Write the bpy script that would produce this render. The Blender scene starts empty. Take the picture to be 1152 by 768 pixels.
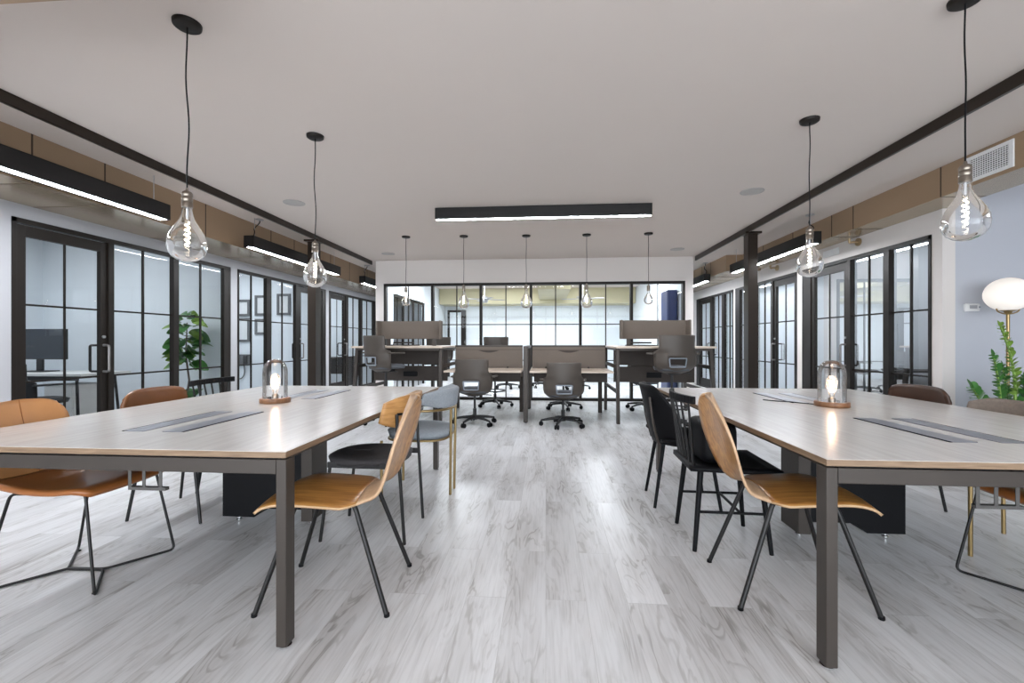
import bpy, math, random
from mathutils import Vector, Matrix
random.seed(7)
PI = math.pi
sc = bpy.context.scene
COL = sc.collection

# ------------------------------------------------------------------ materials
def newmat(name):
    m = bpy.data.materials.new(name); m.use_nodes = True
    return m, m.node_tree.nodes, m.node_tree.links, m.node_tree.nodes['Principled BSDF']

def mat(name, col, rough=0.5, metal=0.0, noise=0.0, scale=30.0, spec=0.5, coat=0.0, bump=0.0, stretch=None):
    m, N, L, b = newmat(name)
    b.inputs['Roughness'].default_value = rough
    b.inputs['Metallic'].default_value = metal
    b.inputs['Specular IOR Level'].default_value = spec
    b.inputs['Coat Weight'].default_value = coat
    b.inputs['Base Color'].default_value = (*col, 1)
    if noise or bump:
        tc = N.new('ShaderNodeTexCoord'); mp = N.new('ShaderNodeMapping')
        if stretch: mp.inputs['Scale'].default_value = stretch
        L.new(tc.outputs['Object'], mp.inputs['Vector'])
        n = N.new('ShaderNodeTexNoise'); n.inputs['Scale'].default_value = scale
        n.inputs['Detail'].default_value = 4
        L.new(mp.outputs['Vector'], n.inputs['Vector'])
        if noise:
            r = N.new('ShaderNodeMix'); r.data_type = 'RGBA'
            r.inputs[6].default_value = (*[c * (1 - noise) for c in col], 1)
            r.inputs[7].default_value = (*[min(1, c * (1 + noise)) for c in col], 1)
            L.new(n.outputs['Fac'], r.inputs[0]); L.new(r.outputs[2], b.inputs['Base Color'])
        if bump:
            bp = N.new('ShaderNodeBump'); bp.inputs['Strength'].default_value = bump
            bp.inputs['Distance'].default_value = 0.002
            L.new(n.outputs['Fac'], bp.inputs['Height']); L.new(bp.outputs['Normal'], b.inputs['Normal'])
    return m

def wood(name, c1, c2, rough=0.35, scale=6.0, stretch=(1, 12, 12), coat=0.0, contrast=(0.35, 0.65)):
    m, N, L, b = newmat(name)
    tc = N.new('ShaderNodeTexCoord'); mp = N.new('ShaderNodeMapping'); mp.inputs['Scale'].default_value = stretch
    n = N.new('ShaderNodeTexNoise'); n.inputs['Scale'].default_value = scale; n.inputs['Detail'].default_value = 6
    n.inputs['Distortion'].default_value = 0.6
    cr = N.new('ShaderNodeValToRGB')
    cr.color_ramp.elements[0].position = contrast[0]; cr.color_ramp.elements[0].color = (*c1, 1)
    cr.color_ramp.elements[1].position = contrast[1]; cr.color_ramp.elements[1].color = (*c2, 1)
    L.new(tc.outputs['Object'], mp.inputs['Vector']); L.new(mp.outputs['Vector'], n.inputs['Vector'])
    L.new(n.outputs['Fac'], cr.inputs['Fac']); L.new(cr.outputs['Color'], b.inputs['Base Color'])
    b.inputs['Roughness'].default_value = rough; b.inputs['Coat Weight'].default_value = coat
    b.inputs['Coat Roughness'].default_value = 0.2
    return m

def emis(name, col, s):
    m, N, L, b = newmat(name)
    b.inputs['Base Color'].default_value = (*col, 1)
    b.inputs['Emission Color'].default_value = (*col, 1)
    b.inputs['Emission Strength'].default_value = s
    return m

def thin_glass(name, tint=(0.93, 0.96, 0.97), k=1.0, edge=0.0):
    m, N, L, b = newmat(name); N.remove(b)
    out = N['Material Output']
    tr = N.new('ShaderNodeBsdfTransparent'); tr.inputs['Color'].default_value = (*tint, 1)
    gl = N.new('ShaderNodeBsdfGlossy'); gl.inputs['Roughness'].default_value = 0.0
    fr = N.new('ShaderNodeFresnel'); fr.inputs['IOR'].default_value = 1.45
    mu = N.new('ShaderNodeMath'); mu.operation = 'MULTIPLY'; mu.inputs[1].default_value = k; mu.use_clamp = True
    mx = N.new('ShaderNodeMixShader')
    L.new(fr.outputs[0], mu.inputs[0]); L.new(mu.outputs[0], mx.inputs[0])
    L.new(tr.outputs[0], mx.inputs[1]); L.new(gl.outputs[0], mx.inputs[2])
    last = mx
    if edge:
        lw = N.new('ShaderNodeLayerWeight'); lw.inputs['Blend'].default_value = 0.25
        pw = N.new('ShaderNodeMath'); pw.operation = 'MULTIPLY'; pw.inputs[1].default_value = edge; pw.use_clamp = True
        df = N.new('ShaderNodeBsdfDiffuse'); df.inputs['Color'].default_value = (0.85, 0.87, 0.88, 1)
        tl = N.new('ShaderNodeBsdfTranslucent'); tl.inputs['Color'].default_value = (0.85, 0.87, 0.88, 1)
        ad = N.new('ShaderNodeMixShader'); ad.inputs[0].default_value = 0.5
        L.new(df.outputs[0], ad.inputs[1]); L.new(tl.outputs[0], ad.inputs[2])
        m2 = N.new('ShaderNodeMixShader')
        L.new(lw.outputs['Facing'], pw.inputs[0]); L.new(pw.outputs[0], m2.inputs[0])
        L.new(mx.outputs[0], m2.inputs[1]); L.new(ad.outputs[0], m2.inputs[2]); last = m2
    L.new(last.outputs[0], out.inputs['Surface'])
    return m

def floor_mat():
    m, N, L, b = newmat('pale grey wood planks')
    tc = N.new('ShaderNodeTexCoord'); sp = N.new('ShaderNodeSeparateXYZ'); cb = N.new('ShaderNodeCombineXYZ')
    L.new(tc.outputs['Object'], sp.inputs[0]); L.new(sp.outputs['Y'], cb.inputs['X']); L.new(sp.outputs['X'], cb.inputs['Y'])
    br = N.new('ShaderNodeTexBrick'); br.offset = 0.37; br.offset_frequency = 2
    br.inputs['Color1'].default_value = (0, 0, 0, 1); br.inputs['Color2'].default_value = (1, 1, 1, 1)
    br.inputs['Mortar'].default_value = (0.5, 0.5, 0.5, 1)
    br.inputs['Scale'].default_value = 1; br.inputs['Mortar Size'].default_value = 0.0012
    br.inputs['Mortar Smooth'].default_value = 0.3
    br.inputs['Brick Width'].default_value = 1.22; br.inputs['Row Height'].default_value = 0.178
    L.new(cb.outputs[0], br.inputs['Vector'])
    # grain coordinates, shifted plank by plank
    rnd = N.new('ShaderNodeVectorMath'); rnd.operation = 'SCALE'; rnd.inputs['Scale'].default_value = 37.0
    L.new(br.outputs['Color'], rnd.inputs[0])
    add = N.new('ShaderNodeVectorMath'); add.operation = 'ADD'
    L.new(tc.outputs['Object'], add.inputs[0]); L.new(rnd.outputs[0], add.inputs[1])
    mp = N.new('ShaderNodeMapping'); mp.inputs['Scale'].default_value = (5.5, 0.9, 1)
    L.new(add.outputs[0], mp.inputs['Vector'])
    big = N.new('ShaderNodeTexNoise'); big.inputs['Scale'].default_value = 1.6; big.inputs['Detail'].default_value = 3
    big.inputs['Distortion'].default_value = 1.2
    L.new(mp.outputs[0], big.inputs['Vector'])
    # contour lines of the big noise read as cathedral grain
    mu = N.new('ShaderNodeMath'); mu.operation = 'MULTIPLY'; mu.inputs[1].default_value = 44
    si = N.new('ShaderNodeMath'); si.operation = 'SINE'
    L.new(big.outputs['Fac'], mu.inputs[0]); L.new(mu.outputs[0], si.inputs[0])
    mr = N.new('ShaderNodeMapRange'); mr.inputs['From Min'].default_value = 0.35; mr.inputs['From Max'].default_value = 1.0
    L.new(si.outputs[0], mr.inputs['Value'])
    mp2 = N.new('ShaderNodeMapping'); mp2.inputs['Scale'].default_value = (60, 3.0, 1)
    L.new(add.outputs[0], mp2.inputs['Vector'])
    fine = N.new('ShaderNodeTexNoise'); fine.inputs['Scale'].default_value = 1.5; fine.inputs['Detail'].default_value = 5
    L.new(mp2.outputs[0], fine.inputs['Vector'])
    mp3 = N.new('ShaderNodeMapping'); mp3.inputs['Scale'].default_value = (6, 1.3, 1)
    L.new(add.outputs[0], mp3.inputs['Vector'])
    blot = N.new('ShaderNodeTexNoise'); blot.inputs['Scale'].default_value = 1.1; blot.inputs['Detail'].default_value = 4
    L.new(mp3.outputs[0], blot.inputs['Vector'])
    # streak strength = contour * blot mask
    mb = N.new('ShaderNodeMapRange'); mb.inputs['From Min'].default_value = 0.42; mb.inputs['From Max'].default_value = 0.68
    L.new(blot.outputs['Fac'], mb.inputs['Value'])
    st = N.new('ShaderNodeMath'); st.operation = 'MULTIPLY'
    L.new(mr.outputs[0], st.inputs[0]); L.new(mb.outputs[0], st.inputs[1])
    c1 = N.new('ShaderNodeMix'); c1.data_type = 'RGBA'
    c1.inputs[6].default_value = (0.59, 0.585, 0.59, 1); c1.inputs[7].default_value = (0.72, 0.72, 0.73, 1)
    L.new(br.outputs['Color'], c1.inputs[0])
    c2 = N.new('ShaderNodeMix'); c2.data_type = 'RGBA'; c2.blend_type = 'MULTIPLY'
    c2.inputs[7].default_value = (0.60, 0.58, 0.56, 1)
    L.new(st.outputs[0], c2.inputs[0]); L.new(c1.outputs[2], c2.inputs[6])
    fr = N.new('ShaderNodeMapRange'); fr.inputs['From Min'].default_value = 0.45; fr.inputs['From Max'].default_value = 0.75
    fr.inputs['To Max'].default_value = 0.55
    L.new(fine.outputs['Fac'], fr.inputs['Value'])
    c3 = N.new('ShaderNodeMix'); c3.data_type = 'RGBA'; c3.blend_type = 'MULTIPLY'
    c3.inputs[7].default_value = (0.68, 0.67, 0.66, 1)
    L.new(fr.outputs[0], c3.inputs[0]); L.new(c2.outputs[2], c3.inputs[6])
    c4 = N.new('ShaderNodeMix'); c4.data_type = 'RGBA'; c4.blend_type = 'MULTIPLY'
    c4.inputs[7].default_value = (0.80, 0.785, 0.77, 1)
    L.new(mb.outputs[0], c4.inputs[0]); L.new(c3.outputs[2], c4.inputs[6])
    mo = N.new('ShaderNodeMath'); mo.operation = 'MULTIPLY'; mo.inputs[1].default_value = 0.45
    L.new(br.outputs['Fac'], mo.inputs[0])
    c5 = N.new('ShaderNodeMix'); c5.data_type = 'RGBA'
    c5.inputs[7].default_value = (0.3, 0.29, 0.28, 1)
    L.new(mo.outputs[0], c5.inputs[0]); L.new(c4.outputs[2], c5.inputs[6])
    L.new(c5.outputs[2], b.inputs['Base Color'])
    b.inputs['Roughness'].default_value = 0.32
    return m

M = {}
M['floor'] = floor_mat()
M['ceiling'] = mat('warm white ceiling paint', (0.625, 0.56, 0.515), 0.9, noise=0.015, scale=2)
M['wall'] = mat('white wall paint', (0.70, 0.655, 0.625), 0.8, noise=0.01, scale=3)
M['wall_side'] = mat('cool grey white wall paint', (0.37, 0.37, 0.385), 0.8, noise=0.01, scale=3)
M['wall_daylit_blue'] = mat('cool white wall paint', (0.49, 0.505, 0.55), 0.8, noise=0.01, scale=3)  # alcove wall: the blue of daylight falling on it is put into the colour
M['room_white'] = mat('office white paint', (0.78, 0.83, 0.87), 0.85, noise=0.01, scale=3)
M['tan'] = mat('tan satin panels', (0.42, 0.33, 0.22), 0.22, 0.6, noise=0.05, scale=1.5)  # bulkhead undersides: brightness reflected from the white walls put into a lighter tan
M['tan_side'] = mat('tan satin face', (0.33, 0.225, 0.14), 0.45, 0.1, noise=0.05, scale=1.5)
M['seam'] = mat('dark seam', (0.06, 0.04, 0.025), 0.7)
M['steel'] = mat('blackened bronze steel', (0.011, 0.008, 0.006), 0.45, 0.15, noise=0.15, scale=6, spec=0.28)
M['beam'] = mat('dark bronze beam', (0.022, 0.014, 0.009), 0.32, 0.3, noise=0.2, scale=5)
M['black'] = mat('matt black', (0.004, 0.004, 0.005), 0.5, noise=0.1, scale=40, spec=0.16)
M['slot'] = mat('dark slot', (0.01, 0.01, 0.02), 0.9, spec=0.0, noise=0.05)
M['blackmetal'] = mat('black powder coated metal', (0.007, 0.006, 0.006), 0.42, 0.2, noise=0.1, scale=30)
M['grey_metal'] = mat('warm grey painted metal', (0.052, 0.043, 0.037), 0.4, 0.3, noise=0.08, scale=8, spec=0.35)
M['light_metal'] = mat('light grey metal', (0.42, 0.42, 0.43), 0.35, 0.7, noise=0.05, scale=20)
M['handle'] = mat('grey satin handle', (0.2, 0.19, 0.185), 0.35, 0.5, noise=0.05)
M['tray'] = mat('mid grey tray', (0.10, 0.095, 0.09), 0.4, 0.4, noise=0.1)
M['chrome'] = mat('chrome', (0.75, 0.75, 0.76), 0.12, 1.0, noise=0.02)
M['brass'] = mat('satin brass', (0.33, 0.235, 0.11), 0.3, 0.9, noise=0.1, scale=20)
M['brass_dark'] = mat('aged brass socket', (0.25, 0.215, 0.18), 0.3, 0.9, noise=0.2, scale=60)
M['tabletop'] = wood('pale greige laminate', (0.585, 0.555, 0.525), (0.65, 0.62, 0.59), 0.24, 3, (14, 0.8, 4))
M['edge'] = wood('tan wood edge', (0.17, 0.105, 0.06), (0.25, 0.165, 0.10), 0.5, 3, (3, 3, 60))
M['strip'] = mat('brushed grey strip', (0.24, 0.25, 0.29), 0.35, 0.4, noise=0.05, scale=20, stretch=(40, 1, 1))
M['oak_seat'] = wood('honey oak veneer', (0.28, 0.11, 0.025), (0.54, 0.27, 0.075), 0.3, 4, (1.2, 14, 6), coat=0.3, contrast=(0.3, 0.7))
M['oak_back'] = wood('pale oak veneer', (0.50, 0.32, 0.19), (0.60, 0.40, 0.25), 0.42, 4, (14, 14, 1.2), contrast=(0.3, 0.7))
M['ply_edge'] = mat('plywood edge', (0.55, 0.36, 0.2), 0.5, noise=0.2, scale=10, stretch=(1, 1, 80))
M['honey'] = wood('honey wood', (0.42, 0.2, 0.06), (0.55, 0.29, 0.1), 0.35, 4, (3, 3, 20))
M['walnut'] = wood('lamp walnut', (0.18, 0.08, 0.035), (0.27, 0.13, 0.06), 0.4, 6, (1, 12, 1))
M['tan_leather'] = mat('tan leather', (0.56, 0.265, 0.10), 0.42, noise=0.12, scale=9, bump=0.15)
M['seat_leather'] = mat('worn brown leather', (0.30, 0.105, 0.03), 0.28, noise=0.2, scale=9, bump=0.15)
M['brown_leather'] = mat('chestnut leather', (0.20, 0.075, 0.024), 0.36, noise=0.2, scale=12, bump=0.15)
M['dark_leather'] = mat('dark brown leather', (0.065, 0.03, 0.018), 0.35, noise=0.2, scale=12, bump=0.15)
M['taupe_fabric'] = mat('taupe fabric', (0.22, 0.18, 0.15), 0.9, noise=0.25, scale=70, bump=0.4)
M['grey_fabric'] = mat('blue grey fabric', (0.31, 0.34, 0.37), 0.9, noise=0.2, scale=80, bump=0.4)
M['char_fabric'] = mat('charcoal fabric', (0.05, 0.046, 0.048), 0.75, noise=0.25, scale=80, bump=0.3)
M['screen_fabric'] = mat('brown grey screen fabric', (0.150, 0.124, 0.104), 0.9, noise=0.15, scale=120, bump=0.3)
M['panel_brown'] = mat('dark brown modesty panel', (0.035, 0.024, 0.018), 0.6, noise=0.1, scale=20)
M['desk_top'] = wood('beige desk laminate', (0.52, 0.42, 0.34), (0.6, 0.5, 0.41), 0.4, 3, (2, 18, 4))
M['shell'] = mat('warm grey plastic shell', (0.066, 0.053, 0.043), 0.45, noise=0.04, scale=20)
M['shell_dark'] = mat('dark grey plastic', (0.014, 0.014, 0.015), 0.45, noise=0.06, scale=20)
M['rim_grey'] = mat('blue grey plastic rim', (0.22, 0.25, 0.29), 0.4, noise=0.04, scale=20)
M['glass'] = thin_glass('window glass', (0.95, 0.965, 0.975), 0.55)
M['seat_grey'] = mat('dark blue grey upholstery', (0.10, 0.108, 0.12), 0.8, noise=0.1, scale=90)
M['bulb'] = thin_glass('bulb glass', (0.985, 0.985, 0.985), 1.3, edge=0.4)
M['cloche'] = thin_glass('cloche glass', (0.985, 0.985, 0.985), 0.9, edge=0.03)
M['filament'] = emis('glowing filament', (1.0, 0.86, 0.66), 14)
M['filament_lamp'] = emis('glowing lamp core', (1.0, 0.72, 0.5), 15)
M['led'] = emis('cool white diffuser', (0.90, 0.94, 1.0), 50)
M['globe'] = emis('opal globe', (0.85, 0.79, 0.73), 0.22)
M['white_plastic'] = mat('white plastic', (0.8, 0.8, 0.8), 0.4, noise=0.02)
M['speaker'] = mat('ceiling speaker grille', (0.42, 0.40, 0.385), 0.7, noise=0.1, scale=200)
M['leaf'] = mat('green leaf', (0.055, 0.18, 0.04), 0.35, noise=0.45, scale=5)
M['leaf2'] = mat('yellow green leaf', (0.19, 0.32, 0.055), 0.35, noise=0.4, scale=6)
M['trunk'] = mat('slim trunk', (0.12, 0.09, 0.07), 0.8, noise=0.3, scale=30)
M['pot'] = mat('white ceramic pot', (0.7, 0.7, 0.68), 0.35, noise=0.03)
M['green_fabric'] = mat('emerald fabric', (0.01, 0.16, 0.05), 0.7, noise=0.2, scale=60)
M['blue'] = mat('deep blue panel', (0.02, 0.035, 0.12), 0.4, noise=0.3, scale=3)
M['tv'] = mat('glossy screen', (0.035, 0.042, 0.052), 0.12, noise=0.05)
M['tv_frame'] = mat('dark bezel', (0.02, 0.02, 0.022), 0.4, noise=0.05)
M['paper'] = mat('white print', (0.75, 0.77, 0.78), 0.8, noise=0.04, scale=12)
M['frame_grey'] = mat('grey picture frame', (0.13, 0.135, 0.14), 0.5, noise=0.1)
M['copper'] = mat('pale brass pipe', (0.42, 0.31, 0.18), 0.35, 0.6, noise=0.1)
M['olive'] = mat('olive beige duct', (0.50, 0.46, 0.30), 0.6, noise=0.1, scale=2)

# ------------------------------------------------------------------ mesh building
class MB:
    def __init__(s): s.v = []; s.f = []; s.m = []; s.mi = 0
    def add(s, vs, fs):
        b = len(s.v); s.v += [tuple(v) for v in vs]
        s.f += [tuple(i + b for i in f) for f in fs]; s.m += [s.mi] * len(fs)
        return s
    def box(s, x0, x1, y0, y1, z0, z1):
        x0, x1 = sorted((x0, x1)); y0, y1 = sorted((y0, y1)); z0, z1 = sorted((z0, z1))
        return s.add([(x0,y0,z0),(x1,y0,z0),(x1,y1,z0),(x0,y1,z0),(x0,y0,z1),(x1,y0,z1),(x1,y1,z1),(x0,y1,z1)],
                     [(0,3,2,1),(4,5,6,7),(0,1,5,4),(1,2,6,5),(2,3,7,6),(3,0,4,7)])
    def bar(s, p, q, w, h, up=(0, 0, 1)):
        """rectangular bar from p to q; w across, h along up"""
        p, q = Vector(p), Vector(q); t = (q - p).normalized(); up = Vector(up)
        if abs(t.dot(up)) > 0.98: up = Vector((1, 0, 0))
        a = t.cross(up).normalized(); u = a.cross(t).normalized()
        vs = [c + a * sx * w / 2 + u * sz * h / 2 for c in (p, q) for sx, sz in ((-1,-1),(1,-1),(1,1),(-1,1))]
        return s.add(vs, [(0,1,2,3),(7,6,5,4),(0,4,5,1),(1,5,6,2),(2,6,7,3),(3,7,4,0)])
    def tube(s, pts, r, n=8, closed=False):
        pts = [Vector(p) for p in pts]; k = len(pts)
        rs = r if isinstance(r, (list, tuple)) else [r] * k
        vs = []; prev = None
        for i, p in enumerate(pts):
            if closed: t = (pts[(i + 1) % k] - pts[i - 1])
            else: t = (pts[min(i + 1, k - 1)] - pts[max(i - 1, 0)])
            t.normalize()
            if prev is None:
                a = t.cross(Vector((0, 0, 1)) if abs(t.z) < 0.9 else Vector((1, 0, 0))).normalized()
            else:
                a = (prev - t * prev.dot(t)).normalized()
            prev = a; b = t.cross(a)
            vs += [p + (a * math.cos(2 * PI * j / n) + b * math.sin(2 * PI * j / n)) * rs[i] for j in range(n)]
        fs = []
        for i in range(k if closed else k - 1):
            i2 = (i + 1) % k
            for j in range(n):
                fs.append((i * n + j, i * n + (j + 1) % n, i2 * n + (j + 1) % n, i2 * n + j))
        if not closed:
            fs.append(tuple(range(n - 1, -1, -1))); fs.append(tuple((k - 1) * n + j for j in range(n)))
        return s.add(vs, fs)
    def lathe(s, prof, n=24, c=(0, 0, 0)):
        vs = []; fs = []
        for r, z in prof:
            vs += [(c[0] + r * math.cos(2 * PI * j / n), c[1] + r * math.sin(2 * PI * j / n), c[2] + z) for j in range(n)]
        for i in range(len(prof) - 1):
            for j in range(n):
                fs.append((i * n + j, i * n + (j + 1) % n, (i + 1) * n + (j + 1) % n, (i + 1) * n + j))
        if prof[0][0] > 1e-5: fs.append(tuple(range(n - 1, -1, -1)))
        if prof[-1][0] > 1e-5: fs.append(tuple((len(prof) - 1) * n + j for j in range(n)))
        return s.add(vs, fs)
    def grid(s, fn, nu, nv, skip=None):
        vs = [fn(i / nu, j / nv) for i in range(nu + 1) for j in range(nv + 1)]
        fs = [(i*(nv+1)+j, i*(nv+1)+j+1, (i+1)*(nv+1)+j+1, (i+1)*(nv+1)+j) for i in range(nu) for j in range(nv)
              if not (skip and skip(i, j))]
        return s.add(vs, fs)
    def prism(s, poly, z0, z1, axis='z'):
        n = len(poly)
        def P(a, b, c): return {'z': (a, b, c), 'y': (a, c, b), 'x': (c, a, b)}[axis]
        vs = [P(a, b, z0) for a, b in poly] + [P(a, b, z1) for a, b in poly]
        return s.add(vs, [tuple(range(n - 1, -1, -1)), tuple(range(n, 2 * n))] + [(i, (i + 1) % n, n + (i + 1) % n, n + i) for i in range(n)])

def rb(x0, x1, y0, y1, z0, z1):  # shorthand
    return MB().box(x0, x1, y0, y1, z0, z1)

def smoothed(pts, k=3):
    """Chaikin corner rounding of an open polyline"""
    pts = [Vector(p) for p in pts]
    for _ in range(k):
        o = [pts[0]]
        for a, b in zip(pts[:-1], pts[1:]):
            o += [a * 0.75 + b * 0.25, a * 0.25 + b * 0.75]
        o.append(pts[-1]); pts = o
    return pts

def fillet(pts, d=0.04, k=5):
    """round only the corners of a polyline"""
    pts = [Vector(p) for p in pts]; o = [pts[0]]
    for a, b, c in zip(pts[:-2], pts[1:-1], pts[2:]):
        e1 = min(d, (a - b).length / 2.1); e2 = min(d, (c - b).length / 2.1)
        p = b + (a - b).normalized() * e1; q = b + (c - b).normalized() * e2
        for i in range(k + 1):
            t = i / k; o.append(p * (1 - t) ** 2 + b * 2 * t * (1 - t) + q * t * t)
    o.append(pts[-1]); return o

def obj(name, mb, m, parent=None, smooth=False, bevel=0.0, solid=0.0, subsurf=0, loc=None, seg=2, flip=0):
    me = bpy.data.meshes.new(name); me.from_pydata(mb.v, [], mb.f); me.update()
    ms = m if isinstance(m, (list, tuple)) else [m]
    for x in ms: me.materials.append(x)
    if len(ms) > 1:
        for p, i in zip(me.polygons, mb.m): p.material_index = i
    o = bpy.data.objects.new(name, me); COL.objects.link(o)
    if parent is not None: o.parent = parent
    if loc: o.location = loc
    if smooth:
        for p in me.polygons: p.use_smooth = True
        me.set_sharp_from_angle(angle=math.radians(50))
    if solid:
        q = o.modifiers.new('solid', 'SOLIDIFY'); q.thickness = solid; q.offset = 0
        if len(ms) > 1:
            if flip: q.material_offset = 1
            else: q.material_offset_rim = 1
    if subsurf:
        q = o.modifiers.new('sub', 'SUBSURF'); q.levels = subsurf; q.render_levels = subsurf
    if bevel:
        q = o.modifiers.new('bevel', 'BEVEL'); q.width = bevel; q.segments = seg; q.limit_method = 'ANGLE'
    return o

def thing(name, label, cat, loc=(0, 0, 0), rz=0.0, group=None):
    o = bpy.data.objects.new(name, None); COL.objects.link(o); o.empty_display_size = 0.1
    o.location = loc; o.rotation_euler = (0, 0, rz); o['label'] = label; o['category'] = cat
    if group: o['group'] = group
    return o

def tag(o, label, cat, group=None):
    o['label'] = label; o['category'] = cat
    if group: o['group'] = group
    return o

def struct(name, mb, m, label, **k):
    o = obj(name, mb, m, None, **k); o['kind'] = 'structure'; o['label'] = label
    o['category'] = name.split('_')[0] if name.split('_')[0] != 'trim' else 'trim'
    return o

def kids(o): return [c for c in bpy.data.objects if c.parent == o]
def dup(root, loc, rz, label, group=None):
    def cp(o, par):
        c = o.copy(); COL.objects.link(c)
        if par is not None: c.parent = par
        for ch in kidmap.get(o.name, []): cp(ch, c)
        return c
    kidmap = {}
    for o in bpy.data.objects:
        if o.parent: kidmap.setdefault(o.parent.name, []).append(o)
    r = cp(root, None)
    r.location = loc; r.rotation_euler = (0, 0, rz); r['label'] = label
    if group: r['group'] = group
    return r

# ------------------------------------------------------------------ camera  (room axes: X right, Y away, Z up)
TH = math.atan(0.0759 / 0.9971)
cd = bpy.data.cameras.new('camera'); cam = bpy.data.objects.new('camera', cd); COL.objects.link(cam)
cam.location = (0, 0, 1.15); cam.rotation_euler = (PI / 2, 0, TH)
cd.sensor_width = 36; cd.lens = 36 * 500 / 1152; cd.clip_start = 0.05
sc.camera = cam

CZ = 2.77
XL, XR = -4.71, 3.99
YB = 8.7
# ------------------------------------------------------------------ room shell
struct('floor', rb(-8.0, 7.6, -3.2, 15.2, -0.1, 0), M['floor'], 'pale grey washed wood plank floor of the whole office')
struct('ceiling', rb(-8.0, 7.6, -3.2, 15.2, CZ, CZ + 0.1), M['ceiling'], 'smooth warm white ceiling over the whole office')
T = 0.12
def seg_wall(x0, x1, ys, zs=2.26):
    mb = MB()
    for a, b in ys: mb.box(x0, x1, a, b, 0, zs)
    mb.box(x0, x1, ys[0][0], ys[-1][1], zs, CZ)
    return mb
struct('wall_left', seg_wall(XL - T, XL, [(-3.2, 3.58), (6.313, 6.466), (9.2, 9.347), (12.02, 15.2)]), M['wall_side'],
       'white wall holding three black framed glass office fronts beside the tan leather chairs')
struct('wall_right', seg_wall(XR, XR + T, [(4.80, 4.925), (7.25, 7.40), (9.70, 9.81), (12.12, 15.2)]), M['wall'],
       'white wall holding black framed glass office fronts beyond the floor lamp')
struct('wall_alcove', rb(XR + T, 7.6, 4.80, 4.92, 0, CZ), M['wall_daylit_blue'], 'white wall, bluish daylight in its colour, behind the globe floor lamp and thermostat')
struct('wall_alcove_side', rb(7.5, 7.6, -3.2, 4.80, 0, CZ), M['wall_daylit_blue'], 'white side wall of the lamp alcove, bluish daylight in its colour')
# central room: face wall with a long window opening
mb = MB(); Y0, Y1 = YB, YB + 0.12
mb.box(-3.41, -3.239, Y0, Y1, 0, CZ); mb.box(2.645, 2.80, Y0, Y1, 0, CZ); mb.box(-3.239, 2.645, Y0, Y1, 2.305, CZ)
struct('wall_back', mb, M['wall'], 'white end wall around the wide black framed window behind the desks')
mb = MB(); mb.box(-3.41, -3.29, Y1, 9.4, 0, CZ); mb.box(-3.41, -3.29, 12.0, 14.4, 0, CZ); mb.box(-3.41, -3.29, 9.4, 12, 2.2, CZ)
struct('wall_inner_left', mb, M['room_white'], 'inner white side wall of the room behind the wide window, with a glazed opening')
struct('wall_inner_right', rb(2.68, 2.80, Y1, 14.4, 0, CZ), M['room_white'], 'plain inner white side wall of the room behind the wide window')
struct('wall_inner_back', rb(-3.41, 2.80, 14.4, 14.5, 0, CZ), M['room_white'], 'farthest white wall seen through the wide window')
struct('wall_aisle_left', rb(-4.71, -3.41, 14.3, 14.4, 0, CZ), M['room_white'], 'white end wall of the aisle by the tan chairs')
struct('wall_aisle_right', rb(2.80, 3.99, 13.3, 13.4, 0, CZ), M['room_white'], 'white end wall of the aisle on the lamp side')
struct('wall_office_left', rb(-7.9, -7.8, 2.9, 12.8, 0, CZ), M['room_white'], 'far white wall of the offices behind the tan chairs')
struct('wall_office_right', rb(7.0, 7.1, 4.92, 12.8, 0, CZ), M['room_white'], 'far white wall of the offices behind the lamp side glass')
n = 0
for y in (2.9, 6.34, 9.22, 12.1):
    struct('wall_partition', rb(-7.8, XL - T, y, y + 0.1, 0, CZ), M['room_white'],
           'white partition between the offices behind the tan chairs')
for y in (7.28, 9.71, 12.2):
    struct('wall_partition', rb(XR + T, 7.0, y, y + 0.1, 0, CZ), M['room_white'],
           'white partition between the offices on the lamp side')

# tan bulkheads running along both sides
def bulkhead(name, x0, x1, y0, y1, z0, seams, side, label):
    mb = MB(); mb.box(x0, x1, y0, y1, z0, CZ)
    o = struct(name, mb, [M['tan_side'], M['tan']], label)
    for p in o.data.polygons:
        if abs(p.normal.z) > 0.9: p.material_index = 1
    sm = MB(); f = x1 if side > 0 else x0
    for y in seams: sm.box(f - 0.003, f + 0.003, y - 0.006, y + 0.006, z0 + 0.001, CZ - 0.001); sm.box(x0 + .001, x1 - .001, y - 0.004, y + 0.004, z0 - 0.002, z0 + 0.002)
    so = obj('panel_joint', sm, M['seam'], o)
    return o
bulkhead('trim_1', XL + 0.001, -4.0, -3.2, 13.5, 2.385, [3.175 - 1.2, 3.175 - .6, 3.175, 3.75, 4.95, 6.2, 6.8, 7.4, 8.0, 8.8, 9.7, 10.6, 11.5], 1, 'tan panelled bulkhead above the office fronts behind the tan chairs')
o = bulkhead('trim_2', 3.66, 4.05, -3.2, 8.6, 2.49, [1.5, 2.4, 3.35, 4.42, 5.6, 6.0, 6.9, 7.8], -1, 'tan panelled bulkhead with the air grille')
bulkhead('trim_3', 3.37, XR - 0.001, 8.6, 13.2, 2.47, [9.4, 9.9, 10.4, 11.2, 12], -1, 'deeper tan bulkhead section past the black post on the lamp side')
struct('trim_4', rb(-3.99, -1.4, 0.9, 1.62, 2.5, CZ - 0.001), M['tan_side'], 'tan cross bulkhead at the corner over the nearest strip light')

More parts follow.
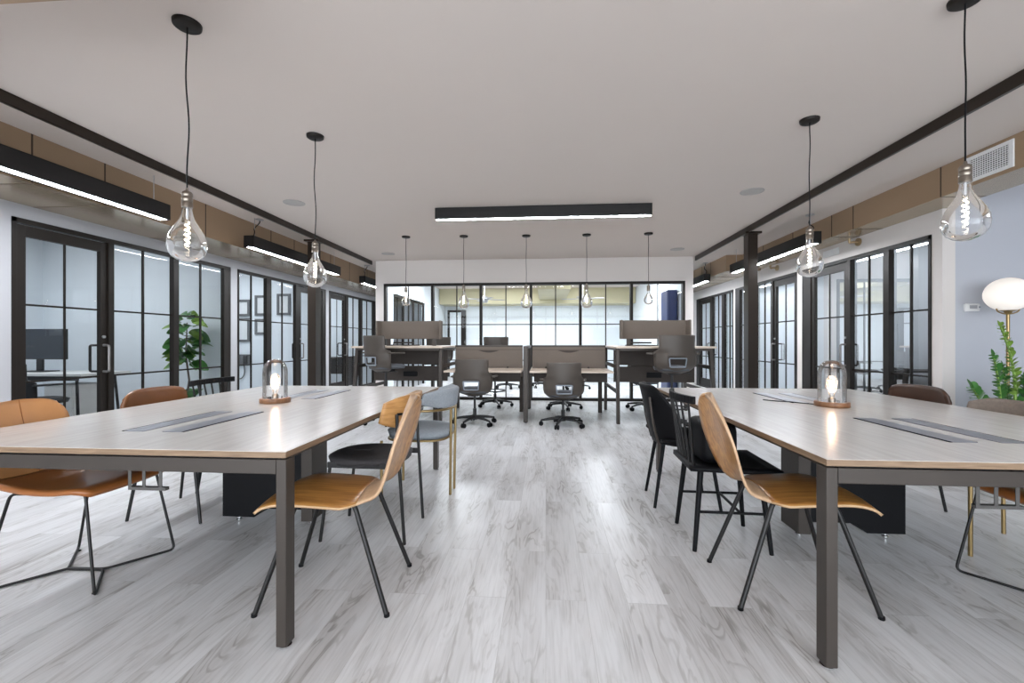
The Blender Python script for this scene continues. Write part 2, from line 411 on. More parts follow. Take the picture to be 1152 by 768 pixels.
# beams and posts
struct('beam_left', rb(-3.505, -3.48, -3.2, YB, 2.69, CZ - 0.001), M['beam'], 'dark bronze ceiling beam above the tan chairs side')
struct('beam_right', rb(2.83, 2.855, -3.2, YB, 2.685, CZ - 0.001), M['beam'], 'dark bronze ceiling beam above the black chairs side')
for nm, x, sx in (('post_left', -3.535, 1), ('post_right', 2.90, -1)):
    mb = MB(); mb.box(x - 0.065, x + 0.065, 6.48, 6.62, 0, 2.69); mb.box(x - 0.11, x + 0.11, 6.45, 6.65, 2.665, 2.692)
    o = struct(nm, mb, M['beam'], 'square dark bronze post under the beam on the ' + ('tan chair side' if sx > 0 else 'black chair side'))
    o['category'] = 'post'

struct('wall_front_alcove', rb(4.6, 7.6, -3.2, -3.1, 0, CZ), M['wall_daylit_blue'], 'unseen wall added behind the viewer to block daylight from the alcove')  # unseen wall, added to keep street daylight from overlighting the alcove
# baseboards
struct('baseboard_left', rb(XL, XL + 0.015, -3.2, 3.57, 0, 0.1), M['wall'], 'white baseboard under the wall left of the first office door')
struct('baseboard_alcove', rb(XR + T, 7.5, 4.785, 4.80, 0, 0.1), M['wall'], 'white baseboard behind the globe floor lamp')

# front of the room, behind the camera: glazed street front
mb = MB()
for x in (-4.7, -2.35, 0, 2.35, 4.7, 7.5): mb.box(x - 0.04, x + 0.04, -3.2, -3.12, 0, CZ)
for z in (0.04, 2.3, CZ - 0.03): mb.box(-4.71, 7.5, -3.2, -3.12, z - 0.04, z + 0.03)
o = struct('window_front', mb, M['steel'], 'dark framed street front glazing at the open end of the room')

# ------------------------------------------------------------------ glazed office fronts
wn = [0]; dn = [0]
def side_x(side, d):  # d metres into the room from the wall face
    return (XL + d) if side < 0 else (XR - d)
def glazed(side, ya, yb, bays, ztop=2.26, label=''):
    """bays: list of (y0, y1, kind) kind w or dN / dF (door with its pull on the near or far stile)"""
    X = lambda d: side_x(side, d)
    wn[0] += 1
    fr = MB()
    fr.box(X(0.01), X(-0.05), ya, ya + 0.035, 0, ztop); fr.box(X(0.01), X(-0.05), yb - 0.035, yb, 0, ztop)
    fr.box(X(0.01), X(-0.05), ya, yb, ztop - 0.045, ztop); fr.box(X(0.01), X(-0.05), ya, yb, 0, 0.03)
    prev = None
    for (y0, y1, k) in bays:
        if prev is not None: fr.box(X(0.012), X(-0.05), prev, y0, 0.0, ztop - 0.04)
        prev = y1
    if bays[0][0] - ya > 0.05: fr.box(X(0.008), X(-0.05), ya + 0.03, bays[0][0], 0, ztop - 0.04)
    if yb - bays[-1][1] > 0.05: fr.box(X(0.008), X(-0.05), bays[-1][1], yb - 0.03, 0, ztop - 0.04)
    w = struct('window_%d' % wn[0], fr, M['steel'], label, bevel=0.002)
    for (y0, y1, k) in bays:
        if k == 'w':
            mu = MB(); ym = (y0 + y1) / 2
            mu.box(X(-0.022), X(-0.045), ym - 0.009, ym + 0.009, 0.03, ztop - 0.045)
            for z in (0.78, 1.485): mu.box(X(-0.022), X(-0.045), y0, y1, z - 0.009, z + 0.009)
            obj('muntin', mu, M['steel'], w)
            pane = MB().add([(X(-0.033), y0, 0.03), (X(-0.033), y1, 0.03), (X(-0.033), y1, ztop - 0.045), (X(-0.033), y0, ztop - 0.045)], [(0, 1, 2, 3)])
            obj('pane', pane, M['glass'], w)
        else:
            dn[0] += 1
            st = 0.075; zt = 2.205; d = MB()
            a, b = X(-0.005), X(-0.05)
            d.box(a, b, y0, y0 + st, 0.01, zt); d.box(a, b, y1 - st, y1, 0.01, zt)
            d.box(a, b, y0 + st, y1 - st, zt - 0.1, zt); d.box(a, b, y0 + st, y1 - st, 0.01, 0.22)
            ym = (y0 + y1) / 2
            D = struct('door_%d' % dn[0], d, M['steel'], 'glazed black steel door of the ' + label, bevel=0.002)
            mu = MB(); mu.box(X(-0.018), X(-0.028), ym - 0.009, ym + 0.009, 0.22, zt - 0.1)
            for z in (0.78, 1.485): mu.box(X(-0.018), X(-0.028), y0 + st, y1 - st, z - 0.009, z + 0.009)
            obj('muntin', mu, M['steel'], D)
            pane = MB().add([(X(-0.028), y0 + st, 0.22), (X(-0.028), y1 - st, 0.22), (X(-0.028), y1 - st, zt - 0.1), (X(-0.028), y0 + st, zt - 0.1)], [(0, 1, 2, 3)])
            obj('pane', pane, M['glass'], D)
            yh = y0 + st * 0.6 if k == 'dN' else y1 - st * 0.6
            for dd, mt in ((0.06, M['handle']), (-0.16, M['blackmetal'])):
                h = MB(); base = X(-0.005 if dd > 0 else -0.05)
                h.tube(fillet([(base, yh, 0.83), (X(dd), yh, 0.83), (X(dd), yh, 1.11), (base, yh, 1.11)], 0.025), 0.0125, 8)
                obj('handle', h, mt, D, smooth=True)
            lk = MB(); lk.tube([(X(-0.005), yh, 1.2), (X(0.008), yh, 1.2)], 0.016, 10)
            obj('lock', lk, M['light_metal'], D, smooth=True)
    return w
glazed(-1, 3.58, 6.313, [(3.62, 4.45, 'dF'), (4.51, 5.29, 'w'), (5.37, 6.18, 'w')], label='first glass office front, with the potted ficus and wall screen behind it')
glazed(-1, 6.466, 9.2, [(6.49, 7.17, 'w'), (7.30, 8.05, 'w'), (8.18, 9.05, 'dN')], label='second glass office front, with the framed prints behind it')
glazed(-1, 9.347, 12.02, [(9.38, 10.14, 'dF'), (10.28, 10.98, 'w'), (11.1, 11.85, 'w')], label='third glass office front at the far end behind the tan chairs')
glazed(1, 4.925, 7.25, [(4.96, 5.49, 'w'), (5.58, 6.15, 'w'), (6.22, 7.03, 'dN')], label='glass office front nearest the floor lamp')
glazed(1, 7.40, 9.70, [(7.42, 8.14, 'dF'), (8.22, 8.8, 'w'), (8.95, 9.5, 'w')], label='second glass office front, behind the dark post on the lamp side')
glazed(1, 9.81, 12.12, [(9.84, 10.30, 'w'), (10.42, 11.0, 'w'), (11.12, 11.9, 'dN')], label='farthest glass office front on the lamp side')

# wide window of the end wall
wx = [-3.239, -2.25, -1.28, -0.29, 0.67, 1.645, 2.645]
fr = MB(); ya, yb = YB - 0.02, YB + 0.09
fr.box(wx[0], wx[-1], ya, yb, 2.255, 2.305); fr.box(wx[0], wx[-1], ya, yb, 0, 0.05)
fr.box(wx[0], wx[0] + 0.045, ya, yb, 0.05, 2.255); fr.box(wx[-1] - 0.045, wx[-1], ya, yb, 0.05, 2.255)
for x in wx[1:-1]: fr.box(x - 0.025, x + 0.025, ya, yb, 0.05, 2.255)
wn[0] += 1
W = struct('window_%d' % wn[0], fr, M['steel'], 'wide black steel grid window across the end wall behind the desks')
for i, (a, b) in enumerate(zip(wx[:-1], wx[1:])):
    mu = MB(); xm = (a + b) / 2
    mu.box(xm - 0.010, xm + 0.010, YB + 0.02, YB + 0.045, 0.05, 2.255)
    for z in ((0.78, 1.485) if i < 5 else (0.78,)): mu.box(a + 0.025, b - 0.025, YB + 0.02, YB + 0.045, z - 0.009, z + 0.009)
    obj('muntin', mu, M['steel'], W)
    obj('pane', MB().add([(a, YB + 0.033, 0.05), (b, YB + 0.033, 0.05), (b, YB + 0.033, 2.255), (a, YB + 0.033, 2.255)], [(0, 1, 2, 3)]), M['glass'], W)
# glazed opening in the inner side wall
fr = MB()
for y in (9.4, 10.2, 11.0, 11.94): fr.box(-3.375, -3.325, y, y + 0.05, 0, 2.2)
fr.box(-3.375, -3.325, 9.4, 12.0, 2.14, 2.2)
for y in (9.83, 10.63, 11.5): fr.box(-3.36, -3.34, y - 0.01, y + 0.01, 0, 2.14)
for z in (0.78, 1.485): fr.box(-3.36, -3.34, 9.4, 12, z - 0.01, z + 0.01)
wn[0] += 1
w = struct('window_%d' % wn[0], fr, M['steel'], 'black framed side glazing seen through the wide window')
obj('pane', MB().add([(-3.35, 9.4, 0), (-3.35, 12, 0), (-3.35, 12, 2.14), (-3.35, 9.4, 2.14)], [(0, 1, 2, 3)]), M['glass'], w)

# back room ceiling features
struct('trim_5', rb(-3.28, 2.67, 13.5, 14.39, 2.3, CZ - .001), M['olive'], 'olive beige duct across the back of the room beyond the wide window')
struct('trim_6', rb(-0.2, 0.6, 10.8, 13.5, 2.42, 2.7), M['olive'], 'olive beige ceiling duct running back beyond the wide window')
fr = MB(); fr.box(-3.2, -3.13, 14.3, 14.4, 0, 2.15); fr.box(-2.75, -2.6, 14.3, 14.4, 0, 2.15); fr.box(-3.2, -2.6, 14.3, 14.4, 2.1, 2.17)
dn[0] += 1
D = struct('door_%d' % dn[0], fr, M['steel'], 'black framed door on the farthest wall beyond the wide window')
obj('leaf', rb(-3.13, -2.75, 14.34, 14.39, 0.01, 2.1), M['room_white'], D)
t = thing('storage_cabinet', 'tall deep blue cabinet just inside the last bay of the wide window', 'cabinet', (2.56, 9.5, 0))
obj('body', rb(-0.1, 0.1, -0.25, 0.25, 0.0, 2.2), M['blue'], t, bevel=0.01)
obj('door', rb(-0.09, 0.09, -0.275, -0.252, 0.06, 2.16), M['blue'], t, bevel=0.004)
obj('handle', MB().tube([(-0.06, -0.29, 0.95), (-0.06, -0.29, 1.2)], 0.01), M['light_metal'], t, smooth=True)

for x, lb in ((-1.52, 'pale cross bladed ceiling fan beyond the wide window, nearer the tan chair side'), (0.9, 'pale cross bladed ceiling fan beyond the wide window, nearer the post')):
    t = thing('ceiling_fan', lb, 'fan', (x, 11.0, CZ), 0.4 + x, 'ceiling fans beyond the wide window')
    obj('rod', MB().tube([(0, 0, 0), (0, 0, -0.5)], 0.015, 8), M['light_metal'], t, smooth=True)
    obj('hub', MB().lathe([(0.0, -0.66), (0.07, -0.65), (0.09, -0.58), (0.07, -0.5), (0, -0.49)], 20), M['light_metal'], t, smooth=True)
    for k in range(4):
        a = k * PI / 2; c_, s_ = math.cos(a), math.sin(a)
        obj('blade', MB().bar((0.08 * c_, 0.08 * s_, -0.57), (0.52 * c_, 0.52 * s_, -0.57), 0.11, 0.012), M['light_metal'], t, bevel=0.003)
# ------------------------------------------------------------------ lights
def linear_light(name, x0, x1, y0, y1, z0, z1, label, long_axis, hung=True):
    cx, cy = (x0 + x1) / 2, (y0 + y1) / 2
    t = thing(name, label, 'light', (cx, cy, z0), 0, 'black linear ceiling lights')
    lx, ly, h = (x1 - x0) / 2, (y1 - y0) / 2, z1 - z0
    b = MB(); e = 0.006
    b.box(-lx, lx, -ly, -ly + e, 0, h); b.box(-lx, lx, ly - e, ly, 0, h)
    b.box(-lx, -lx + e, -ly, ly, 0, h); b.box(lx - e, lx, -ly, ly, 0, h); b.box(-lx, lx, -ly, ly, h - e, h)
    obj('housing', b, M['blackmetal'], t)
    if long_axis == 'y':
        obj('underside', MB().box(-lx + e, -0.035, -ly + e, ly - e, 0.001, 0.006).box(0.035, lx - e, -ly + e, ly - e, 0.001, 0.006), M['tray'], t)
        obj('diffuser', rb(-0.035, 0.035, -ly + e, ly - e, 0.002, 0.012), M['led'], t)
    else:
        obj('underside', MB().box(-lx + e, lx - e, -ly + e, -0.03, 0.001, 0.006).box(-lx + e, lx - e, 0.03, ly - e, 0.001, 0.006), M['tray'], t)
        obj('diffuser', rb(-lx + e, lx - e, -0.03, 0.03, 0.002, 0.012), M['led'], t)
    if hung:
        for s in (-1, 1):
            yy = s * (ly - 0.12)
            obj('hanger_wire', MB().tube([(0, yy, h), (0, yy, CZ - z0)], 0.004, 6), M['light_metal'], t)
        c = MB(); yy = -ly + 0.10; top = CZ - z0
        c.tube(smoothed([(0.0, yy, h), (0.03, yy - 0.02, h + 0.07), (-0.02, yy + 0.03, h + 0.12), (0.03, yy + 0.08, top - 0.05), (0.03, yy + 0.08, top - 0.02)], 2), 0.006, 6)
        obj('power_cord', c, M['black'], t, smooth=True)
        obj('ceiling_plate', MB().lathe([(0.05, top - 0.012), (0.05, top - 0.001)], 20, (0.03, yy + 0.08, 0)), M['light_metal'], t, smooth=True)
    return t
linear_light('linear_light', -1.34, 1.24, 5.30, 5.42, CZ - 0.135, CZ - 0.001, 'black linear light on the ceiling crossing the middle of the room', 'x', hung=False)
for x0, x1, y0, y1, lb in ((-3.88, -3.75, 1.73, 4.18, 'hung black linear light in front of the first office door, nearest of its row'),
                           (-3.88, -3.75, 5.446, 7.89, 'hung black linear light between the nearest one and the end, crossing behind the dark post'),
                           (-3.88, -3.75, 9.0, 11.4, 'short looking far black linear light beyond the post on the tan chair side'),
                           (3.27, 3.40, 5.77, 8.2, 'hung black linear light crossing behind the dark post on the lamp side'),
                           (3.18, 3.31, 9.24, 11.6, 'far black linear light under the deeper tan bulkhead')):
    linear_light('linear_light', x0, x1, y0, y1, 2.365, 2.515, lb, 'y')

# recessed panel lamps in the offices and back room, daylight stand-in over the alcove
def panel(x, y, sx, sy, power, col=(0.9, 0.95, 1.0), z=CZ - 0.006):
    l = bpy.data.lights.new('ceiling_area_lamp', 'AREA'); l.shape = 'RECTANGLE'; l.size = sx; l.size_y = sy
    l.energy = power; l.color = col
    o = bpy.data.objects.new('ceiling_area_lamp', l); COL.objects.link(o); o.location = (x, y, z)
    return o
OFF = 16
for x, y in ((-6.3, 4.7), (-6.3, 7.8), (-6.3, 10.7), (5.5, 6.2), (5.5, 8.5), (5.5, 11)):
    panel(x, y, 1.2, 1.2, OFF)
for x in (-2.2, 1.6):
    panel(x, 10.6, 1.2, 0.6, 58)
panel(-0.3, 12.6, 3.0, 0.3, 25)
panel(5.8, 1.5, 1.5, 1.5, 18, (0.8, 0.88, 1.0))  # unseen cool area lamp over the alcove, standing in for daylight

w = bpy.data.worlds.new('daylight'); sc.world = w; w.use_nodes = True
bg = w.node_tree.nodes['Background']; bg.inputs['Color'].default_value = (0.86, 0.93, 1.0, 1); bg.inputs['Strength'].default_value = 3.5

# ------------------------------------------------------------------ pendants
BULB = [(0.018, 0.0), (0.021, -0.02), (0.026, -0.05), (0.034, -0.075), (0.052, -0.105), (0.072, -0.14), (0.084, -0.175),
        (0.087, -0.205), (0.082, -0.235), (0.068, -0.26), (0.045, -0.277), (0.02, -0.285), (0.001, -0.287)]
def pendant(x, y, zb, label, scale=1.0, group='clear bulb pendants', wav=1.0):
    """zb: lowest point of the glass"""
    t = thing('pendant_lamp', label, 'pendant lamp', (x, y, CZ), 0, group)
    zt = zb - CZ + 0.287 * scale     # top of the glass below the ceiling
    obj('ceiling_canopy', MB().lathe([(0.0, -0.024), (0.055, -0.024), (0.063, -0.018), (0.065, -0.001), (0.0, -0.001)], 32), M['steel'], t, smooth=True)
    sock = MB().lathe([(0.0, 0.088), (0.006, 0.088), (0.008, 0.075), (0.02, 0.068), (0.0245, 0.06), (0.0245, 0.045), (0.022, 0.042), (0.0245, 0.038), (0.0245, 0.02), (0.022, 0.017), (0.0245, 0.013), (0.0245, -0.012), (0.0, -0.012)], 20, (0, 0, zt))
    obj('socket', sock, M['brass_dark'], t, smooth=True)
    top, bot = -0.02, zt + 0.085
    pts = []; K = 16; ph = random.random() * 6
    for i in range(K + 1):
        s = i / K; a = 0.006 * wav * math.sin(PI * s)
        pts.append((a * math.sin(9 * s + ph), a * math.cos(7 * s + ph), top + (bot - top) * s))
    obj('cord', MB().tube(pts, 0.0036, 6), M['black'], t, smooth=True)
    obj('bulb', MB().lathe([(r * scale, z * scale + zt) for r, z in BULB], 32), M['bulb'], t, smooth=True)
    f = MB(); hp = []
    for i in range(66):
        s = i / 65; rr = 0.011 * scale * (0.7 + 0.3 * math.sin(s * PI)); an = s * 2 * PI * 5
        hp.append((rr * math.cos(an), rr * math.sin(an), zt + scale * (-0.085 - 0.125 * s)))
    f.tube(hp, 0.0022 * scale, 6)
    obj('filament', f, M['filament'], t, smooth=True)
    obj('stem', MB().tube([(0, 0, zt), (0, 0, zt - 0.07 * scale)], 0.006 * scale, 6).tube([(0, 0, zt - 0.07 * scale), (hp[0][0], hp[0][1], hp[0][2])], 0.0012), M['light_metal'], t)
    return t
pendant(-1.82, 2.13, 1.555, 'clear pear bulb pendant over the near end of the table with the tan chair')
pendant(-1.81, 3.37, 1.575, 'clear pear bulb pendant over the far end of the table with the tan chair')
pendant(1.975, 2.255, 1.625, 'clear pear bulb pendant hanging in front of the air grille')
pendant(1.92, 3.40, 1.62, 'clear pear bulb pendant over the far end of the table with the black spindle chair')
row = ((-2.15, 6.71, 0.76, 'small clear bulb pendant at the row end above the desk by the tan chair side'),
       (-1.255, 6.74, 0.97, 'clear bulb pendant second in the desk row, above the first low desk'),
       (-0.298, 6.78, 1.0, 'clear bulb pendant in the middle of the row above the desks'),
       (0.616, 6.79, 1.0, 'clear bulb pendant fourth in the desk row, above the second low desk'),
       (1.53, 6.78, 0.76, 'small clear bulb pendant at the row end above the tall desk beside the post'))
for x, y, s, lb in row: pendant(x, y, 1.655 if s > .9 else 1.70, lb, s, 'pendants in the row above the desks', 0.4)

# ceiling speakers
for x, y, lb in ((-2.93, 4.98, 'round ceiling speaker near the beam above the tan chair side'), (2.22, 4.98, 'round ceiling speaker between the strip light and the pendant in front of the post'),
                 (-2.9, 8.0, 'small far round ceiling speaker beside the pendant row on the tan chair side'), (2.3, 8.0, 'small far round ceiling speaker beside the pendant row on the lamp side')):
    t = thing('ceiling_speaker', lb, 'speaker', (x, y, CZ), 0, 'round ceiling speakers')
    obj('rim', MB().tube([(0.115 * math.cos(a * PI / 16), 0.115 * math.sin(a * PI / 16), -0.003) for a in range(32)], 0.005, 6, closed=True), M['speaker'], t, smooth=True)
    obj('grille', MB().lathe([(0, -0.006), (0.112, -0.004), (0.112, -0.001)], 32), M['speaker'], t, smooth=True)

# air grille on the right bulkhead
t = thing('air_grille', 'white slotted air grille on the tan bulkhead behind the pendant', 'vent', (3.658, 3.965, 2.63))
b = MB()
b.box(-0.012, 0, -0.2, -0.165, -0.11, 0.11); b.box(-0.012, 0, 0.165, 0.2, -0.11, 0.11)
b.box(-0.012, 0, -0.165, 0.165, 0.08, 0.11); b.box(-0.012, 0, -0.165, 0.165, -0.11, -0.08)
obj('frame', b, M['white_plastic'], t, bevel=0.002)
obj('backing', rb(-0.003, -0.001, -0.165, 0.165, -0.08, 0.08), M['black'], t)
b = MB()
for i in range(9): z = -0.068 + i * 0.017; b.box(-0.009, -0.003, -0.165, 0.165, z - 0.003, z + 0.003)
for i in range(16): y = -0.155 + i * 0.0207; b.box(-0.008, -0.003, y - 0.0015, y + 0.0015, -0.08, 0.08)
obj('slats', b, M['white_plastic'], t)

# pipe stubs and small sign plates over the lamp side doors
for y, lb in ((6.0, 'tan pipe elbow above the nearest glass front on the lamp side'), (8.0, 'tan pipe elbow above the office front behind the dark post')):
    t = thing('pipe_elbow', lb, 'pipe', (XR + 0.002, y, 2.42), 0, 'pipe elbows over the doors')
    obj('pipe', MB().tube(smoothed([(-0.002, 0, 0), (-0.09, 0, 0), (-0.12, 0, -0.01), (-0.12, 0, 0.05)], 2), 0.014, 10), M['copper'], t, smooth=True)
    obj('collar', MB().tube([(-0.001, 0, 0), (-0.02, 0, 0)], 0.05, 16), M['copper'], t, smooth=True)
t = thing('wall_plate', 'small white plate on the wall above the nearest lamp side office door', 'plate', (XR - 0.001, 6.55, 2.39))
obj('plate', rb(-0.012, 0, -0.17, 0.17, -0.045, 0.045), M['white_plastic'], t, bevel=0.003)

# thermostat
t = thing('thermostat', 'small white thermostat on the white alcove wall beside the globe lamp', 'thermostat', (4.25, 4.802, 1.49))
obj('body', rb(-0.07, 0.07, -0.03, 0, -0.04, 0.04), M['white_plastic'], t, bevel=0.01)
obj('display', rb(-0.03, 0.04, -0.032, -0.0295, -0.012, 0.022), M['light_metal'], t)
obj('button', rb(0.055, 0.07, -0.034, -0.0295, -0.005, 0.01), M['rim_grey'], t)

# ------------------------------------------------------------------ meeting tables
def meeting_table(x0, x1, y0, y1, label, s):
    """s = +1 when the aisle lies on the +x side"""
    cx, cy = (x0 + x1) / 2, (y0 + y1) / 2
    t = thing('meeting_table', label, 'table', (cx, cy, 0), 0, 'large meeting tables')
    hx, hy = (x1 - x0) / 2, (y1 - y0) / 2
    zt = 0.742
    obj('tabletop', rb(-hx + 0.002, hx - 0.002, -hy + 0.002, hy - 0.002, zt - 0.022, zt), M['tabletop'], t)
    e = MB(); e.box(-hx, hx, -hy, -hy + 0.002, zt - 0.023, zt - 0.0015); e.box(-hx, hx, hy - 0.002, hy, zt - 0.023, zt - 0.0015)
    e.box(-hx, -hx + 0.002, -hy + .002, hy - .002, zt - 0.023, zt - 0.0015); e.box(hx - 0.002, hx, -hy + .002, hy - .002, zt - 0.023, zt - 0.0015)
    obj('edge_band', e, M['edge'], t)
    f = MB(); a = 0.010; w = 0.035
    f.box(-hx + 0.045, hx - 0.045, -hy + a, -hy + a + w, 0.655, 0.710); f.box(-hx + 0.045, hx - 0.045, hy - a - w, hy - a, 0.655, 0.710)
    for sx in (-1, 1): f.box(sx * (hx - 0.14), sx * (hx - 0.10), -hy + a + w, hy - a - w, 0.665, 0.710)
    f.box(-hx + 0.15, hx - 0.15, -0.02, 0.02, 0.665, 0.71)
    obj('frame', f, M['grey_metal'], t, bevel=0.003)
    sp = MB(); sp.box(-hx + 0.03, hx - 0.03, -hy + 0.02, hy - 0.02, 0.711, 0.719)
    obj('spacer', sp, M['black'], t)
    for sx in (-1, 1):
        for sy in (-1, 1):
            X = sx * (hx - 0.022); Y = sy * (hy - 0.035)
            l = MB(); l.box(X - 0.02, X + 0.02, Y - 0.03, Y + 0.03, 0.014, 0.712)
            L_ = obj('leg', l, M['grey_metal'], t, bevel=0.004)
            obj('glide', MB().lathe([(0.018, 0.0), (0.023, 0.003), (0.023, 0.009), (0.008, 0.012), (0.008, 0.015)], 14, (X, Y, 0)), M['chrome'], L_, smooth=True)
    # central cable pedestal: a post each side and a dark folded panel between
    yc = -hy + 1.12
    p = MB(); prof = [(-0.27, 0.045), (-0.06, 0.045), (0.0, 0.10), (0.25, 0.10), (0.25, 0.705), (-0.27, 0.705)]
    p.prism([(-a_, b_) for a_, b_ in reversed(prof)] if s < 0 else prof, yc - 0.03, yc + 0.12, 'y')
    obj('pedestal_panel', p, M['black'], t, bevel=0.003)
    q = MB(); q.box(s * 0.25, s * 0.32, yc - 0.035, yc + 0.16, 0.03, 0.705)
    obj('pedestal_post', q, M['grey_metal'], t, bevel=0.003)
    for gx in (-0.2 * s, 0.285 * s):
        obj('glide', MB().lathe([(0.012, 0.0), (0.018, 0.004), (0.018, 0.012), (0.006, 0.014), (0.006, 0.1)], 14, (gx, yc + 0.03, 0)), M['chrome'], t, smooth=True)
    # power flaps: two pairs of strips, dark slot along the outer edge of each
    for ya in (-hy + 0.31, -hy + 1.46):
        for k, xa in enumerate((-0.145, 0.04)):
            xa *= 1; xb = xa + 0.095
            fl = obj('power_flap', rb(xa, xb, ya, ya + 0.57, zt + 0.0005, zt + 0.0025), M['strip'], t)
            xs = xa - 0.008 if k == 0 else xb
            obj('cable_slot', rb(xs - 0.002, xs + 0.009, ya, ya + 0.57, zt + 0.0003, zt + 0.0022), M['slot'], fl)
    # cable tray under the near flaps
    c = MB(); yy = -hy + 0.2; xo = 0.07 * s
    c.box(xo - 0.085, xo + 0.085, yy, yy + 0.02, 0.515, 0.528)
    for xx in (-0.085, -0.02, 0.055): c.box(xo + xx, xo + xx + 0.014, yy, yy + 0.003, 0.528, 0.718)
    pass
    obj('cable_tray', c, M['tray'], t)
    return t
meeting_table(-2.58, -0.958, 1.573, 3.95, 'large pale wood meeting table with grey metal legs, beside the tan leather chair', 1)
meeting_table(0.97, 2.60, 1.618, 4.03, 'large pale wood meeting table with grey metal legs, beside the black spindle chair', -1)

# cloche lamps
def cloche(x, y, label):
    t = thing('cloche_lamp', label, 'lamp', (x, y, 0.7425), 0, 'glass cloche lamps')
    obj('base', MB().lathe([(0, 0), (0.092, 0), (0.095, 0.004), (0.095, 0.026), (0.092, 0.03), (0, 0.03)], 40), M['walnut'], t, smooth=True)
    pr = [(0.076, 0.031), (0.076, 0.2)] + [(0.076 - 0.06 * (1 - math.cos(a)), 0.2 + 0.06 * math.sin(a) * 1.45) for a in [PI / 2 * i / 8 for i in range(1, 9)]] + [(0.001, 0.29)]
    obj('glass_dome', MB().lathe(pr, 40), M['cloche'], t, smooth=True)
    obj('socket', MB().lathe([(0, 0.03), (0.02, 0.03), (0.02, 0.052), (0.016, 0.056), (0, 0.056)], 20), M['brass_dark'], t, smooth=True)
    b = obj('bulb', MB().lathe([(0.013, 0.056), (0.016, 0.08), (0.027, 0.12), (0.03, 0.15), (0.026, 0.175), (0.014, 0.19), (0.001, 0.195)], 24), M['bulb'], t, smooth=True)
    f = MB()
    for i in range(6):
        a = i * PI / 3; a2 = a + PI / 6
        f.tube([(0.008 * math.cos(a), 0.008 * math.sin(a), 0.09), (0.014 * math.cos(a2), 0.014 * math.sin(a2), 0.16)], 0.0028, 6)
    obj('filament', f, M['filament_lamp'], b)
    obj('stem', MB().tube([(0, 0, 0.055), (0, 0, 0.09)], 0.004, 6), M['light_metal'], b)
    return t
cloche(-1.815, 2.86, 'glass dome lamp with round walnut base on the table beside the tan chair')
cloche(1.80, 2.95, 'glass dome lamp with round walnut base on the table beside the spindle chair')
c = MB(); c.tube(smoothed([(1.72, 3.0, 0.7475), (1.66, 3.05, 0.7475), (1.64, 3.1, 0.7475), (1.55, 3.13, 0.7475), (1.5, 3.2, 0.7475)], 2), 0.0035, 6)
o = tag(obj('power_cord', c, M['black'], None, smooth=True), 'thin dark cord running across the table from the dome lamp base', 'cord')

# ------------------------------------------------------------------ chairs (local: faces +x)
def shell_surface(prof, width, cross, n=28, nv=14, u0=0.0, u1=1.0):
    """prof: list of (x,z) from front lip to top of the back; returns function(u,v)"""
    P = smoothed([(a, 0, b) for a, b in prof], 3)
    L = [0]
    for a, b in zip(P[:-1], P[1:]): L.append(L[-1] + (b - a).length)
    tot = L[-1]
    def at(u):
        d = u * tot
        for i in range(len(P) - 1):
            if d <= L[i + 1] + 1e-9:
                k = (d - L[i]) / max(1e-9, L[i + 1] - L[i]); p = P[i].lerp(P[i + 1], k)
                t = (P[i + 1] - P[i]).normalized(); return p, Vector((-t.z, 0, t.x))
        return P[-1], Vector((0, 0, 1))
    def fn(uu, v):
        u = u0 + (u1 - u0) * uu
        p, nrm = at(u); s = 2 * v - 1
        return p + Vector((0, s * width(u), 0)) + nrm * cross(u, s)
    return fn

def chair_ply(label, loc, rz):
    t = thing('plywood_chair', label, 'chair', loc, rz, 'oak plywood shell chairs')
    prof = [(0.285, 0.445), (0.25, 0.472), (0.17, 0.488), (0.0, 0.476), (-0.13, 0.468), (-0.20, 0.495), (-0.235, 0.58), (-0.275, 0.71), (-0.335, 0.905)]
    def width(u):
        if u < 0.07: return 0.215 + 0.1 * u
        if u < 0.40: return 0.222
        if u < 0.50:
            k = (u - 0.40) / 0.10; return 0.222 - 0.082 * (k * k * (3 - 2 * k))
        k = (u - 0.50) / 0.50
        return max(0.012, 0.14 + 0.075 * math.sin(min(k * 1.7, 1) * PI / 2) if k < 0.55 else 0.215 * math.sqrt(max(0.0, 1 - ((k - 0.5) / 0.502) ** 2)))
    def cross(u, s):
        k = min(1, max(0, (u - 0.3) / 0.4)); return (0.016 + 0.016 * k * k * (3 - 2 * k)) * s * s
    obj('seat', MB().grid(shell_surface(prof, width, cross, u0=0.0, u1=0.46), 18, 14), [M['oak_seat'], M['ply_edge']], t, smooth=True, solid=0.011)
    obj('backrest', MB().grid(shell_surface(prof, width, cross, u0=0.46, u1=1.0), 30, 16), [M['oak_back'], M['oak_seat']], t, smooth=True, solid=0.011, flip=1)
    feet = [(0.277, 0.208), (0.277, -0.208), (-0.277, 0.208), (-0.277, -0.208)]
    for fx, fy in feet:
        tx, ty = (0.13 if fx > 0 else -0.12), fy * 0.72
        pts = fillet([(tx * 0.4, ty * 0.7, 0.450), (tx, ty, 0.450), (fx, fy, 0.004)], 0.03)
        lg = obj('leg', MB().tube(pts, 0.0105, 10), M['blackmetal'], t, smooth=True)
        obj('foot_cap', MB().lathe([(0.0115, 0), (0.0125, 0.002), (0.0115, 0.014)], 12, (fx, fy, 0)), M['black'], lg, smooth=True)
    return t
chair_ply('oak plywood chair with black legs, at the table beside the tan leather chair', (-0.956, 2.0, 0), math.radians(-175.5))
chair_ply('oak plywood chair with black legs, in front of the black spindle chair', (1.118, 2.17, 0), math.radians(-2.5))

